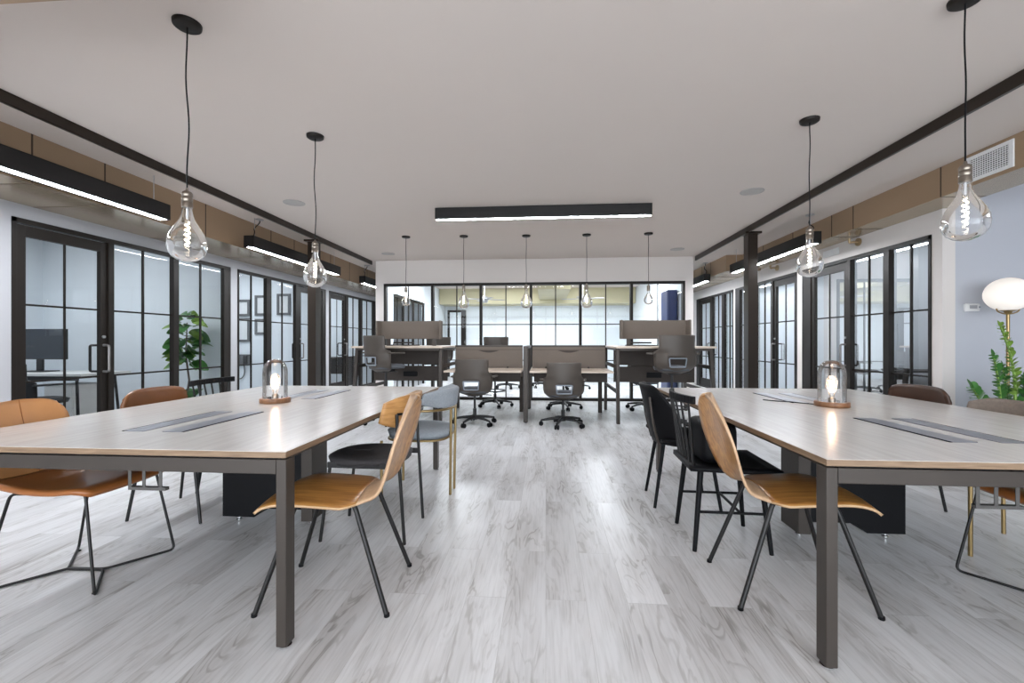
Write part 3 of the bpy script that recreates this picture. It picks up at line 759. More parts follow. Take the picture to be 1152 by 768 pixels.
def leather_shell(t, mback, mseat, hw=0.25, lean=0.115, top=1.0, sz=0.0, seam=False, ht=0.0):
    # seat pan
    def seat(u, v):
        x = 0.27 - 0.52 * u; s = 2 * v - 1
        w = hw * (1 - 0.12 * max(0, (0.12 - u) / 0.12) ** 2) * (1 - 0.06 * u)
        return Vector((x - 0.02 * s * s * (u < .3), s * w, 0.462 + sz - 0.030 * math.sin(u * PI) - 0.03 * max(0, (0.15 - u) / 0.15) ** 2 + 0.022 * s * s * u))
    obj('seat', MB().grid(seat, 16, 14), mseat, t, smooth=True, solid=0.022)
    def back(u, v):
        s = 2 * v - 1
        z = 0.44 + sz + (0.385 - sz + ht) * u
        wid = hw * (0.94 + (top - 0.94) * u) * (1 - (0.16 if u > 0.95 else 0.05 if u > 0.85 else 0))
        x = -0.24 - lean * u - 0.015 * math.sin(u * PI) + (0.04 * s * s) * (0.4 + 0.6 * u)
        return Vector((x, s * wid, z + 0.02 * (1 - s * s) * (u - .5) - (0.018 * s ** 6 if u > 0.9 else 0)))
    b = obj('backrest', MB().grid(back, 14, 16), mback, t, smooth=True, solid=0.02)
    st = [back(i / 10, 0.5) - Vector((-0.0115, 0, 0)) for i in range(11)]
    if seam: obj('seam', MB().tube(st, 0.0016, 5), M['seat_leather'], b)
    rim = [back(0.999, v / 16) + Vector((0, 0, 0.003)) for v in range(17)]
    return b

def chair_sled(label, loc, rz, mback, mseat):
    t = thing('leather_sled_chair', label, 'chair', loc, rz, 'leather chairs on crossed wire bases')
    leather_shell(t, mback, mseat, 0.25, 0.13, 0.74, 0.025, True, 0.02)
    for sy in (-1, 1):
        Ff = Vector((0.27, sy * 0.225, 0.008)); Rf = Vector((-0.28, sy * 0.225, 0.008))
        j1 = Vector((0.09, sy * 0.004, 0.008)); j2 = Vector((-0.10, sy * 0.004, 0.008))
        tf = Vector((0.19, sy * 0.19, 0.457)); tr = Vector((-0.17, sy * 0.19, 0.445))
        pts = fillet([j2, j1, Ff, tf, tr, Rf, j2], 0.028, 4)
        o = obj('wire_frame', MB().tube(pts, 0.0065, 8), M['blackmetal'], t, smooth=True)
        for P in (Ff, Rf):
            g = P.lerp(Vector((0, 0, 0.008)), 0.12)
            obj('glide', MB().lathe([(0.006, 0), (0.007, 0.001), (0.006, 0.006)], 8, (g.x, g.y, 0)), M['black'], o)
    obj('cross_rail', MB().tube([(0.15, -0.19, 0.455), (0.15, 0.19, 0.455)], 0.0065, 8).tube([(-0.15, -0.19, 0.445), (-0.15, 0.19, 0.445)], 0.0065, 8), M['blackmetal'], t, smooth=True)
    return t
chair_sled('tan leather chair on a crossed black wire base, nearest at its table', (-2.30, 2.065, 0), math.radians(2), M['tan_leather'], M['seat_leather'])
chair_sled('brown leather sled chair on black wire base, mostly out of view past the other table', (2.315, 2.16, 0), math.radians(180), M['dark_leather'], M['seat_leather'])

def chair_leather4(label, loc, rz, mback, mseat):
    t = thing('leather_dining_chair', label, 'chair', loc, rz, 'leather chairs on four slim legs')
    leather_shell(t, mback, mseat, 0.25, 0.03, 1.04, 0.0)
    for fx, fy in ((0.25, 0.21), (0.25, -0.21), (-0.25, 0.21), (-0.25, -0.21)):
        tx, ty = fx * 0.72, fy * 0.86
        obj('leg', MB().tube([(tx, ty, 0.43), (fx, fy, 0.0)], [0.0115, 0.009], 10), M['blackmetal'], t, smooth=True)
    obj('under_frame', MB().tube([(0.17, -0.17, 0.43), (0.17, 0.17, 0.43), (-0.17, 0.17, 0.42), (-0.17, -0.17, 0.42)], 0.008, 8, closed=True), M['blackmetal'], t, smooth=True)
    return t
chair_leather4('chestnut brown leather chair tucked between the tan chair and the black spindle chair', (-2.425, 2.86, 0), math.radians(0), M['brown_leather'], M['seat_leather'])
chair_leather4('dark brown leather chair tucked under the table in front of the lamp side glass', (2.44, 3.42, 0), math.radians(182), M['dark_leather'], M['dark_leather'])

def chair_spindle(label, loc, rz, seat_w=0.21):
    t = thing('spindle_chair', label, 'chair', loc, rz, 'black wooden spindle back chairs')
    def seat(u, v):
        s = 2 * v - 1; x = 0.24 - 0.46 * u
        w = 0.235 - 0.04 * u
        return Vector((x, s * w, 0.452 - 0.014 * math.sin(PI * u) * (1 - s * s)))
    obj('seat', MB().grid(seat, 8, 8), M['black'], t, smooth=True, solid=0.026)
    cr = [Vector((-0.265 + 0.05 * (k / 8 - 1) ** 2 * 1.0, 0.235 * (k / 8 - 1), 0.832)) for k in range(17)]
    c = MB()
    for a, b in zip(cr[:-1], cr[1:]): c.bar(a, b + (b - a) * 0.05, 0.022, 0.042)
    obj('crest_rail', c, M['black'], t, bevel=0.004)
    for k in range(6):
        y = -0.19 + 0.38 * k / 5
        top = Vector((-0.265 + 0.05 * (y / 0.235) ** 2, y, 0.815)); bot = Vector((-0.195 + 0.0 * k, y * 0.78, 0.455))
        obj('spindle', MB().tube([bot, (top + bot) / 2, top], [0.0085, 0.0075, 0.006], 8), M['blackmetal'], t, smooth=True)
    for fx, fy in ((0.20, 0.19), (0.20, -0.19), (-0.20, 0.19), (-0.20, -0.19)):
        obj('leg', MB().tube([(fx * 0.78, fy * 0.80, 0.445), (fx, fy, 0)], [0.0165, 0.0115], 10), M['black'], t, smooth=True)
    z = 0.21; q = 0.89
    obj('stretcher', MB().tube([(0.2 * q, 0.19 * q, z), (-0.2 * q, 0.19 * q, z)], 0.008, 8), M['black'], t, smooth=True)
    obj('stretcher', MB().tube([(0.2 * q, -0.19 * q, z), (-0.2 * q, -0.19 * q, z)], 0.008, 8), M['black'], t, smooth=True)
    obj('stretcher', MB().tube([(0.05, 0.19 * q, z), (0.05, -0.19 * q, z)], 0.008, 8), M['black'], t, smooth=True)
    return t
chair_spindle('black spindle back chair between the plywood chair and the black shell chair', (1.02, 2.69, 0), math.radians(-2))
chair_spindle('black spindle back chair in front of the ficus, its rail just above the tabletop', (-2.44, 3.37, 0), math.radians(0))
# black cushion standing on the spindle chair
def cush(u, v):
    a = 2 * PI * u; b = PI * v
    def se(c, p): return math.copysign(abs(c) ** p, c)
    return Vector((0.10 * se(math.cos(a) * math.sin(b), 0.35), 0.15 * se(math.sin(a) * math.sin(b), 0.35), 0.118 * se(-math.cos(b), 0.4)))
o = obj('seat_cushion', MB().grid(cush, 28, 14), M['black'], None, smooth=True, loc=(0.965, 2.68, 0.585))
tag(o, 'black square cushion standing on the seat of the spindle chair', 'cushion')

def chair_shell(label, loc, rz):
    t = thing('shell_armchair', label, 'chair', loc, rz)
    def seat(u, v):
        s = 2 * v - 1; x = 0.22 - 0.40 * u
        return Vector((x, s * 0.225, 0.452 - 0.02 * math.sin(PI * u) * (1 - s * s) + 0.03 * s ** 4 - 0.02 * max(0, .2 - u) * 5 * .5))
    obj('seat', MB().grid(seat, 12, 12), M['black'], t, smooth=True, solid=0.02)
    def back(u, v):
        # wraps round: v across 0..1, u up
        s = 2 * v - 1; an = s * 1.45
        rx, ry = 0.20 + 0.04 * u, 0.225 + 0.02 * u
        top = 0.845 - 0.20 * max(0, (abs(s) - 0.45) / 0.55) ** 1.5
        z = 0.435 + (top - 0.435) * u
        flat = 1 if abs(s) < 1 else 1
        return Vector((-0.0 - rx * math.cos(an) - 0.055 * u, ry * math.sin(an) * 1.0, z))
    obj('backrest', MB().grid(back, 12, 24), M['black'], t, smooth=True, solid=0.018)
    for fx, fy in ((0.2, 0.22), (0.2, -0.22), (-0.225, 0.178), (-0.225, -0.178)):
        obj('leg', MB().tube([(fx * 0.7, fy * 0.75, 0.435), (fx, fy, 0)], [0.014, 0.0105], 10), M['black'], t, smooth=True)
    for s in (-1, 1):
        obj('back_rib', MB().tube(smoothed([(-0.19, s * 0.14, 0.43), (-0.235, s * 0.15, 0.6), (-0.25, s * 0.13, 0.76)], 2), 0.009, 8), M['grey_metal'], t, smooth=True)
    return t
chair_shell('black moulded shell chair just beyond the spindle chair', (0.985, 3.305, 0), math.radians(-3))

def chair_band(label, loc, rz):
    t = thing('bentwood_chair', label, 'chair', loc, rz)
    def seat(u, v):
        a = 2 * PI * v; r = u
        def se(c, p): return math.copysign(abs(c) ** p, c)
        return Vector((0.02 + 0.235 * r * se(math.cos(a), 0.8), 0.215 * r * se(math.sin(a), 0.8), 0.475 - 0.008 * (1 - r * r) - 0.02 * max(0, r - 0.8) / 0.2))
    obj('seat', MB().grid(seat, 8, 32), M['char_fabric'], t, smooth=True, solid=0.034)
    def band(u, v):
        s = 2 * v - 1; an = s * 1.2; r = 0.23
        e = 0.10 * (1 - abs(s) ** 3 * 0.45)
        z = 0.745 + (2 * u - 1) * e
        return Vector((-0.02 - r * math.cos(an) - 0.03 * u, r * math.sin(an) * 1.02, z))
    obj('backrest', MB().grid(band, 8, 24), [M['oak_back'], M['honey']], t, smooth=True, solid=0.012, flip=1)
    for s in (-1, 1):
        obj('leg', MB().tube(fillet([(-0.245, s * 0.19, 0), (-0.205, s * 0.195, 0.62), (-0.20, s * 0.185, 0.735)], 0.03), 0.0095, 10), M['blackmetal'], t, smooth=True)
        obj('leg', MB().tube([(0.25, s * 0.19, 0), (0.20, s * 0.17, 0.44)], 0.0095, 10), M['blackmetal'], t, smooth=True)
        obj('side_rail', MB().bar((0.21, s * 0.18, 0.44), (-0.215, s * 0.19, 0.44), 0.012, 0.032), M['blackmetal'], t)
    ring = [(-0.042 - 0.243 * math.cos(a), 0.252 * math.sin(a), 0.735) for a in [-0.85 + 1.7 * i / 16 for i in range(17)]]
    obj('back_rail', MB().tube(ring, 0.0075, 8), M['blackmetal'], t, smooth=True)
    return t
chair_band('chair with charcoal seat and curved honey wood back band, beyond the plywood chair', (-1.044, 2.655, 0), math.radians(180))

def chair_brass(label, loc, rz, mf, wrap=1.2):
    t = thing('brass_frame_chair', label, 'chair', loc, rz, 'barrel back chairs with brass frames')
    def seat(u, v):
        a = 2 * PI * v; r = u
        def se(c, p): return math.copysign(abs(c) ** p, c)
        return Vector((0.0 + 0.235 * r * se(math.cos(a), 0.75), 0.235 * r * se(math.sin(a), 0.75), 0.485 - 0.022 * max(0, r - 0.75) / 0.25))
    obj('seat', MB().grid(seat, 8, 32), mf, t, smooth=True, solid=0.055)
    sf = [(0.225 * math.copysign(abs(math.cos(a)) ** 0.6, math.cos(a)), 0.235 * math.copysign(abs(math.sin(a)) ** 0.6, math.sin(a)), 0.435) for a in [2 * PI * (i + .5) / 32 for i in range(32)]]
    obj('seat_frame', MB().tube(sf, 0.0085, 8, closed=True), M['brass'], t, smooth=True)
    def band(u, v):
        s = 2 * v - 1; an = s * wrap
        e = 0.07 * (1 - 0.45 * max(0, abs(s) - 0.6) / 0.4)
        return Vector((-0.03 - 0.215 * math.cos(an) - 0.02 * u, 0.245 * math.sin(an), 0.735 + (2 * u - 1) * e))
    obj('backrest', MB().grid(band, 6, 28), mf, t, smooth=True, solid=0.045, subsurf=1)
    rail = [(-0.03 - 0.225 * math.cos(a), 0.26 * math.sin(a), 0.652) for a in [wrap * 1.02 * (i / 12 - 1) for i in range(25)]]
    obj('back_rail', MB().tube(rail, 0.0095, 8), M['brass'], t, smooth=True)
    for s in (-1, 1):
        obj('leg', MB().tube([(0.228, s * 0.245, 0.0), (0.228, s * 0.245, 0.435)], 0.0105, 10), M['brass'], t, smooth=True)
        obj('leg', MB().tube([(-0.236, s * 0.07, 0.0), (-0.245, s * 0.085, 0.655)], 0.0105, 10), M['brass'], t, smooth=True)
    return t
chair_brass('blue grey padded chair with brass frame, farthest along its table', (-0.952, 3.365, 0), math.radians(180), M['grey_fabric'], 1.45)
chair_brass('taupe padded barrel chair with brass frame, in front of the tall potted plant', (2.50, 2.81, 0), math.radians(180), M['taupe_fabric'], 1.03)

# ------------------------------------------------------------------ task chairs
def task_chair(label, loc, rz, seat_h=0.47, group='warm grey task chairs'):
    t = thing('task_chair', label, 'chair', loc, rz, group)
    dz = seat_h - 0.47
    HW = [(0.42, 0.12), (0.45, 0.20), (0.50, 0.255), (0.55, 0.268), (0.66, 0.272), (0.70, 0.268), (0.725, 0.235), (0.76, 0.222), (0.90, 0.226), (0.912, 0.215)]
    zs = [0.42, 0.45, 0.475, 0.505, 0.54, 0.58, 0.615, 0.66, 0.70, 0.725, 0.76, 0.80, 0.85, 0.90, 0.912]
    def hw(z):
        for (a, wa), (b, wb) in zip(HW[:-1], HW[1:]):
            if z <= b: return wa + (wb - wa) * (z - a) / (b - a)
        return HW[-1][1]
    nv = 16; mb = MB(); vs = []
    for z in zs:
        for j in range(nv + 1):
            s = 2 * j / nv - 1; w_ = hw(z)
            k = (z - 0.455) / 0.457
            dep = -0.25 - 0.02 * k + 0.10 * (abs(s) ** 2.2) * (1.15 if z < 0.72 else 0.6) + 0.07 * max(0, (0.54 - z) / 0.1) ** 1.3
            vs.append((dep, s * w_, z + dz))
    fs = []
    for i in range(len(zs) - 1):
        for j in range(nv):
            if 3 <= i <= 5 and 5 <= j <= 10: continue
            fs.append((i*(nv+1)+j, i*(nv+1)+j+1, (i+1)*(nv+1)+j+1, (i+1)*(nv+1)+j))
    mb.add(vs, fs)
    bk = obj('backrest', mb, M['shell'], t, smooth=True, solid=0.014)
    rim = [(-0.258, -0.095, 0.505), (-0.258, 0.095, 0.505), (-0.268, 0.108, 0.615), (-0.268, -0.108, 0.615)]
    obj('lumbar_rim', MB().tube(fillet([rim[0], rim[1], rim[2], rim[3], rim[0]], 0.015), 0.008, 8), M['rim_grey'], bk, smooth=True, loc=(0, 0, dz))
    def seat(u, v):
        a = 2 * PI * v
        def se(c, p): return math.copysign(abs(c) ** p, c)
        return Vector((0.0 + 0.23 * u * se(math.cos(a), 0.7) + 0.02, 0.215 * u * se(math.sin(a), 0.7), 0.49 + dz - 0.02 * max(0, u - 0.8) / 0.2))
    obj('seat', MB().grid(seat, 6, 28), M['seat_grey'], t, smooth=True, solid=0.045)
    for s in (-1, 1):
        a = MB(); a.bar((-0.18, s * 0.275, 0.672 + dz), (0.07, s * 0.295, 0.672 + dz), 0.05, 0.022)
        obj('armrest', a, M['shell'], t, bevel=0.008)
    obj('mechanism', MB().box(-0.12, 0.1, -0.08, 0.08, 0.40 + dz, 0.44 + dz), M['shell_dark'], t, bevel=0.01)
    obj('lever', MB().tube([(0.0, -0.07, 0.415 + dz), (0.0, -0.24, 0.41 + dz)], 0.007, 6), M['shell_dark'], t)
    obj('gas_lift', MB().lathe([(0.026, 0.07), (0.026, 0.22), (0.016, 0.22), (0.016, 0.41 + dz)], 14), M['shell_dark'], t, smooth=True)
    if seat_h > 0.6:
        ring = [(0.2 * math.cos(2 * PI * i / 24), 0.2 * math.sin(2 * PI * i / 24), 0.28) for i in range(24)]
        fr_ = MB().tube(ring, 0.01, 8, closed=True)
        for i in range(3):
            a = 2 * PI * i / 3; fr_.tube([(0, 0, 0.24), (0.2 * math.cos(a), 0.2 * math.sin(a), 0.28)], 0.008, 6)
        obj('foot_ring', fr_, M['shell_dark'], t, smooth=True)
    b = MB(); b.lathe([(0.04, 0.07), (0.045, 0.085), (0.04, 0.125), (0.028, 0.13)], 16)
    for i in range(5):
        a = 2 * PI * i / 5 + 0.3; c_, s_ = math.cos(a), math.sin(a)
        b.tube([(0.03 * c_, 0.03 * s_, 0.105), (0.16 * c_, 0.16 * s_, 0.098), (0.30 * c_, 0.30 * s_, 0.075)], [0.026, 0.02, 0.013], 8)
    obj('star_base', b, M['shell_dark'], t, smooth=True)
    for i in range(5):
        a = 2 * PI * i / 5 + 0.3; c_, s_ = math.cos(a), math.sin(a)
        p = Vector((0.30 * c_, 0.30 * s_, 0.03)); d = Vector((-s_, c_, 0))
        m_ = MB(); m_.tube([p - d * 0.026, p - d * 0.008], 0.03, 14).tube([p + d * 0.008, p + d * 0.026], 0.03, 14).tube([p, p + Vector((0, 0, 0.045))], 0.009, 8)
        obj('caster', m_, M['black'], t, smooth=True)
    return t
TC = task_chair('warm grey task chair at the first low desk, beside the blue grey brass chair', (-0.985, 6.12, 0), math.radians(88))
task_chair('warm grey task chair alone at the second low desk', (0.235, 6.10, 0), math.radians(91), 0.43)
ST = task_chair('raised warm grey task stool at the tall desk beside the dark post', (1.66, 6.02, 0), math.radians(91), 0.79, 'raised task stools')
dup(ST, (-2.25, 6.12, 0), math.radians(60), 'raised warm grey task stool turned sideways at the tall desk on the tan chair side')
for x, y, a, lb in (                    (0.30, 7.66, -95, 'task chair across the bench behind the second low desk'),
                    (1.66, 7.66, -88, 'task chair across the bench behind the tall desk by the post'),
                    (-0.95, 10.9, 60, 'task chair beyond the wide window, leftmost of the small ones under the desk'),
                    (-0.2, 11.2, 100, 'task chair beyond the wide window, middle of the small ones'),
                    (0.75, 10.8, 200, 'task chair beyond the wide window, seen by its wheels beside the desk leg')):
    dup(TC, (x, y, 0), math.radians(a), lb, 'task chairs across and beyond the bench')

# ------------------------------------------------------------------ workstations
def low_desk(x0, x1, label):
    cx = (x0 + x1) / 2; h = (x1 - x0) / 2 - 0.03
    t = thing('bench_desk', label, 'desk', (cx, 6.95, 0), 0, 'low bench desks')
    for s, nm in ((-1, 'desktop'), (1, 'desktop')):
        a, b = sorted((s * 0.03, s * 0.76))
        obj(nm, rb(-h - 0.012, h + 0.012, a, b, 0.712, 0.737), M['desk_top'], t, bevel=0.002)
        obj('under_panel', rb(-h + 0.04, h - 0.02, s * 0.32 - 0.008, s * 0.32 + 0.008, 0.55, 0.711), M['panel_brown'], t)
    sc_ = obj('screen', rb(-h + 0.005, h - 0.005, -0.02, 0.02, 0.60, 1.085), M['screen_fabric'], t, bevel=0.008)
    obj('top_rail', rb(-h + 0.005, h - 0.005, -0.024, 0.024, 1.065, 1.092), M['grey_metal'], sc_, bevel=0.003)
    obj('seam', rb(-h + 0.01, h - 0.01, -0.0215, -0.0195, 1.02, 1.026), M['seam'], sc_)
    # finger pull: shallow curved lip
    pts = [(-0.17 + 0.34 * i / 12, -0.022, 1.012 - 0.035 * math.sin(PI * i / 12)) for i in range(13)]
    poly = [(p[0], p[2]) for p in pts]
    obj('finger_pull', MB().prism(poly, -0.023, -0.0195, 'y'), M['panel_brown'], sc_)
    for sx in (-0.35, 0.3): obj('clip', MB().lathe([(0.012, 0), (0.012, 0.018), (0.004, 0.024)], 10, (sx, -0.06, 0.7375)), M['black'], t)
    for s in (1,):
        xx = h - 0.045
        obj('leg', rb(xx - 0.03, xx + 0.03, s * 0.33 - 0.03, s * 0.33 + 0.03, 0.0, 0.711), M['panel_brown'], t, bevel=0.003)
    return t
low_desk(-1.46, -0.325, 'low bench desk with fabric screen behind the chair nearest the blue grey brass chair')
low_desk(-0.245, 0.95, 'low bench desk with fabric screen nearer the black post')

def end_frame(x, label):
    t = thing('bench_end_frame', label, 'frame', (x, 6.95, 0), 0, 'tall grey metal frames between desks')
    w = 0.032
    for s in (-1, 1):
        obj('post', rb(-w, w, s * 0.65 - 0.04, s * 0.65 + 0.04, 0.012, 1.085), M['grey_metal'], t, bevel=0.004)
        obj('foot', MB().lathe([(0.02, 0), (0.02, 0.011)], 12, (0, s * 0.65, 0)), M['black'], t)
    obj('top_bar', rb(-w, w, -0.61, 0.61, 1.045, 1.085), M['grey_metal'], t, bevel=0.004)
    return t
end_frame(-0.285, 'tall grey metal frame between the two low bench desks')

def tall_desk(x0, x1, label, inner):
    """inner = +1 when its straight leg stands on the +x side"""
    cx = (x0 + x1) / 2; h = (x1 - x0) / 2
    t = thing('standing_desk', label, 'desk', (cx, 6.95, 0), 0, 'standing height desks')
    obj('desktop', rb(-h, h, -0.74, 0.74, 1.055, 1.082), M['desk_top'], t, bevel=0.002)
    obj('top_frame', rb(-h + 0.05, h - 0.05, -0.69, 0.69, 1.02, 1.054), M['grey_metal'], t, bevel=0.002)
    obj('modesty_panel', rb(-h + 0.07, h - 0.07, -0.045, -0.03, 0.79, 1.015), M['panel_brown'], t)
    obj('modesty_panel', rb(-h + 0.07, h - 0.07, -0.045, -0.03, 0.53, 0.765), M['panel_brown'], t)
    obj('socket_box', rb(-0.11, 0.11, -0.07, -0.046, 0.60, 0.68), M['black'], t, bevel=0.003)
    for s in (-1, 1):
        q = s * inner      # straight leg on inner side, splayed on the other
        e = MB(); X = s * (h - 0.04)
        dx = 0.0 if q > 0 else s * 0.055
        for sy in (-1, 1):
            e = MB().bar((X + dx, sy * 0.66, 0.0), (X, sy * 0.60, 1.05), 0.045, 0.075, up=(0, 1, 0))
            obj('leg', e, M['grey_metal'], t, bevel=0.004)
        obj('cross_rail', MB().bar((X + dx * 0.3, -0.58, 0.79), (X + dx * 0.3, 0.58, 0.79), 0.03, 0.05).bar((X + dx * 0.6, -0.6, 0.44), (X + dx * 0.6, 0.6, 0.44), 0.03, 0.05), M['panel_brown'], t)
    # privacy screen with rounded return wings
    w = 0.50
    pts = fillet([(-w, -0.19, 0), (-w, 0.0, 0), (w, 0.0, 0), (w, -0.19, 0)], 0.05, 6)
    vs = []; fs = []
    n_ = len(pts)
    for z in (1.19, 1.475): vs += [(p.x, p.y, z) for p in pts]
    fs = [(i, i + 1, n_ + i + 1, n_ + i) for i in range(n_ - 1)]
    s_ = obj('privacy_screen', MB().add(vs, fs), M['screen_fabric'], t, smooth=True, solid=0.028, bevel=0.01)
    for xx in (-w + 0.13, w - 0.13):
        obj('screen_bracket', rb(xx - 0.03, xx + 0.03, -0.01, 0.01, 1.082, 1.2), M['grey_metal'], t)
    obj('monitor_arm', MB().tube([(-0.33, 0.1, 1.083), (-0.33, 0.1, 1.13), (0.0, 0.1, 1.13)], 0.012, 8).box(-0.4, 0.1, 0.08, 0.12, 1.083, 1.10), M['grey_metal'], t)
    return t
tall_desk(-2.80, -1.475, 'standing height desk with fabric privacy screen on the tan chair side', 1)
tall_desk(0.965, 2.31, 'standing height desk with fabric privacy screen beside the dark post', -1)

# far side stools whose backs show above the screens
def far_stool(x, y, rz, lb): return dup(ST, (x, y, 0), math.radians(rz), lb, 'raised stools across the bench')
far_stool(-1.97, 8.0, -80, 'grey stool back just showing behind the privacy screen on the tan chair side')
far_stool(-0.90, 7.85, -88, 'stool whose back top just shows over the screen of the first low desk')

# ------------------------------------------------------------------ offices behind the glass
t = thing('wall_screen', 'dark wide screen with striped reflections in the first office', 'screen', (-6.70, 5.4, 0.915))
obj('bezel', rb(-0.46, 0.42, -0.05, 0.0, 0, 0.40), M['tv_frame'], t, bevel=0.004)
obj('display', rb(-0.41, 0.41, -0.052, -0.0495, 0.012, 0.388), M['tv'], t)
obj('stand', rb(-0.04, 0.04, 0.0, 0.03, -0.163, 0.3).box(-0.16, 0.16, -0.1, 0.12, -0.164, -0.152), M['tv_frame'], t)
t = thing('office_desk', 'white desk with dark legs under the wide screen in the first office', 'desk', (-6.48, 5.36, 0))
obj('desktop', rb(-0.9, 0.8, -0.33, 0.33, 0.72, 0.75), M['pot'], t, bevel=0.003)
for sx in (-0.8, 0.7):
    for sy in (-0.27, 0.27):
        obj('leg', MB().tube([(sx, sy, 0), (sx * 0.92, sy * 0.9, 0.72)], 0.016, 8), M['blackmetal'], t)
obj('frame', MB().box(-0.75, 0.65, -0.26, -0.22, 0.66, 0.719).box(-0.75, 0.65, 0.22, 0.26, 0.66, 0.719), M['blackmetal'], t)
t = thing('office_cabinet', 'low pale cabinet under the white desk in the first office', 'cabinet', (-6.12, 5.38, 0))
obj('body', rb(-0.2, 0.2, -0.22, 0.22, 0.03, 0.6), M['pot'], t, bevel=0.004)
obj('drawer', rb(-0.19, 0.19, -0.235, -0.221, 0.32, 0.58), M['pot'], t, bevel=0.003)
obj('drawer', rb(-0.19, 0.19, -0.235, -0.221, 0.05, 0.30), M['pot'], t, bevel=0.003)
obj('plinth', rb(-0.18, 0.18, -0.2, 0.2, 0.0, 0.029), M['black'], t)
OC = dup(TC, (-5.74, 4.60, 0), math.radians(80), 'dark task chair inside the first office, seen through the door', 'chairs inside the offices')
for ch in kids(OC):
    if ch.name.startswith(('backrest', 'armrest', 'seat')):
        ch.data = ch.data.copy(); ch.data.materials[0] = M['shell_dark']

# framed prints on the partition of the second office
for x, z, w_, h_, lb in ((-6.60, 1.88, 0.36, 0.36, 'grey framed print, upper one by the window jamb in the second office'),
                         (-6.60, 1.40, 0.36, 0.52, 'grey framed print, lower one by the window jamb in the second office'),
                         (-6.12, 1.93, 0.36, 0.44, 'grey framed print, upper one nearer the mullion in the second office'),
                         (-6.12, 1.47, 0.36, 0.34, 'grey framed print, lower one nearer the mullion in the second office'),
                         (-5.65, 1.95, 0.30, 0.46, 'faint framed print seen past the mullion in the second office')):
    t = thing('picture_frame', lb, 'picture', (x, 9.219, z), 0, 'framed prints in the second office')
    fr = MB(); a = 0.05
    fr.box(-w_/2, w_/2, -0.03, 0, h_/2 - a, h_/2); fr.box(-w_/2, w_/2, -0.03, 0, -h_/2, -h_/2 + a)
    fr.box(-w_/2, -w_/2 + a, -0.03, 0, -h_/2 + a, h_/2 - a); fr.box(w_/2 - a, w_/2, -0.03, 0, -h_/2 + a, h_/2 - a)
    obj('frame', fr, M['frame_grey'], t)
    obj('print', rb(-w_/2 + a, w_/2 - a, -0.012, -0.002, -h_/2 + a, h_/2 - a), M['paper'], t)
t = thing('wall_phone', 'grey wall phone with hanging cord under the framed prints', 'phone', (-6.52, 9.219, 0.75))
obj('body', rb(-0.2, 0.1, -0.06, 0, -0.12, 0.12), M['frame_grey'], t, bevel=0.01)
obj('handset', rb(0.0, 0.09, -0.1, -0.06, -0.1, 0.1), M['tv_frame'], t, bevel=0.01)
obj('cord', MB().tube(smoothed([(-0.02, -0.03, -0.12), (0.0, -0.03, -0.3), (-0.08, -0.03, -0.42), (-0.2, -0.03, -0.4)], 2), 0.012, 6), M['frame_grey'], t, smooth=True)
t = thing('office_desk', 'low dark desk behind the door glass of the third office', 'desk', (-5.9, 11.3, 0))
obj('desktop', rb(-0.8, 0.8, -0.35, 0.35, 0.71, 0.74), M['grey_metal'], t)
for sx in (-1, 1): obj('side_panel', rb(sx * 0.76 - 0.015, sx * 0.76 + 0.015, -0.33, 0.33, 0.0, 0.709), M['grey_metal'], t)
obj('front_panel', rb(-0.74, 0.74, -0.02, 0.0, 0.3, 0.709), M['grey_metal'], t)
t = thing('low_shelf', 'low dark shelf behind the nearest lamp side glass', 'shelf', (5.2, 7.0, 0))
for z in (0.05, 0.38, 0.70): obj('shelf', rb(-0.9, 0.9, -0.2, 0.2, z, z + 0.03), M['shell_dark'], t)
for x in (-0.9, 0.0, 0.9): obj('upright', rb(x - 0.015, x + 0.015, -0.2, 0.2, 0.0, 0.76), M['shell_dark'], t)

# ------------------------------------------------------------------ plants
def leaf_mesh(mb, base, direction, length, width, droop=0.2, roll=0.0, lobes=False):
    d = Vector(direction).normalized(); up = Vector((0, 0, 1))
    side = d.cross(up); side = side.normalized() if side.length > 1e-3 else Vector((1, 0, 0))
    side = (Matrix.Rotation(roll, 3, d) @ side); nrm = side.cross(d)
    K = 6; vs = []; base = Vector(base)
    for i in range(K + 1):
        s = i / K; w = width / 2 * math.sin(PI * min(1, s * 0.93 + 0.05)) ** 0.75
        if lobes: w *= 0.75 + 0.35 * s
        c = base + d * length * s - Vector((0, 0, 1)) * droop * length * s * s
        vs += [c - side * w + nrm * w * 0.25, c, c + side * w + nrm * w * 0.25]
    fs = []
    for i in range(K):
        for j in (0, 1): fs.append((i*3+j, i*3+j+1, (i+1)*3+j+1, (i+1)*3+j))
    mb.add(vs, fs)

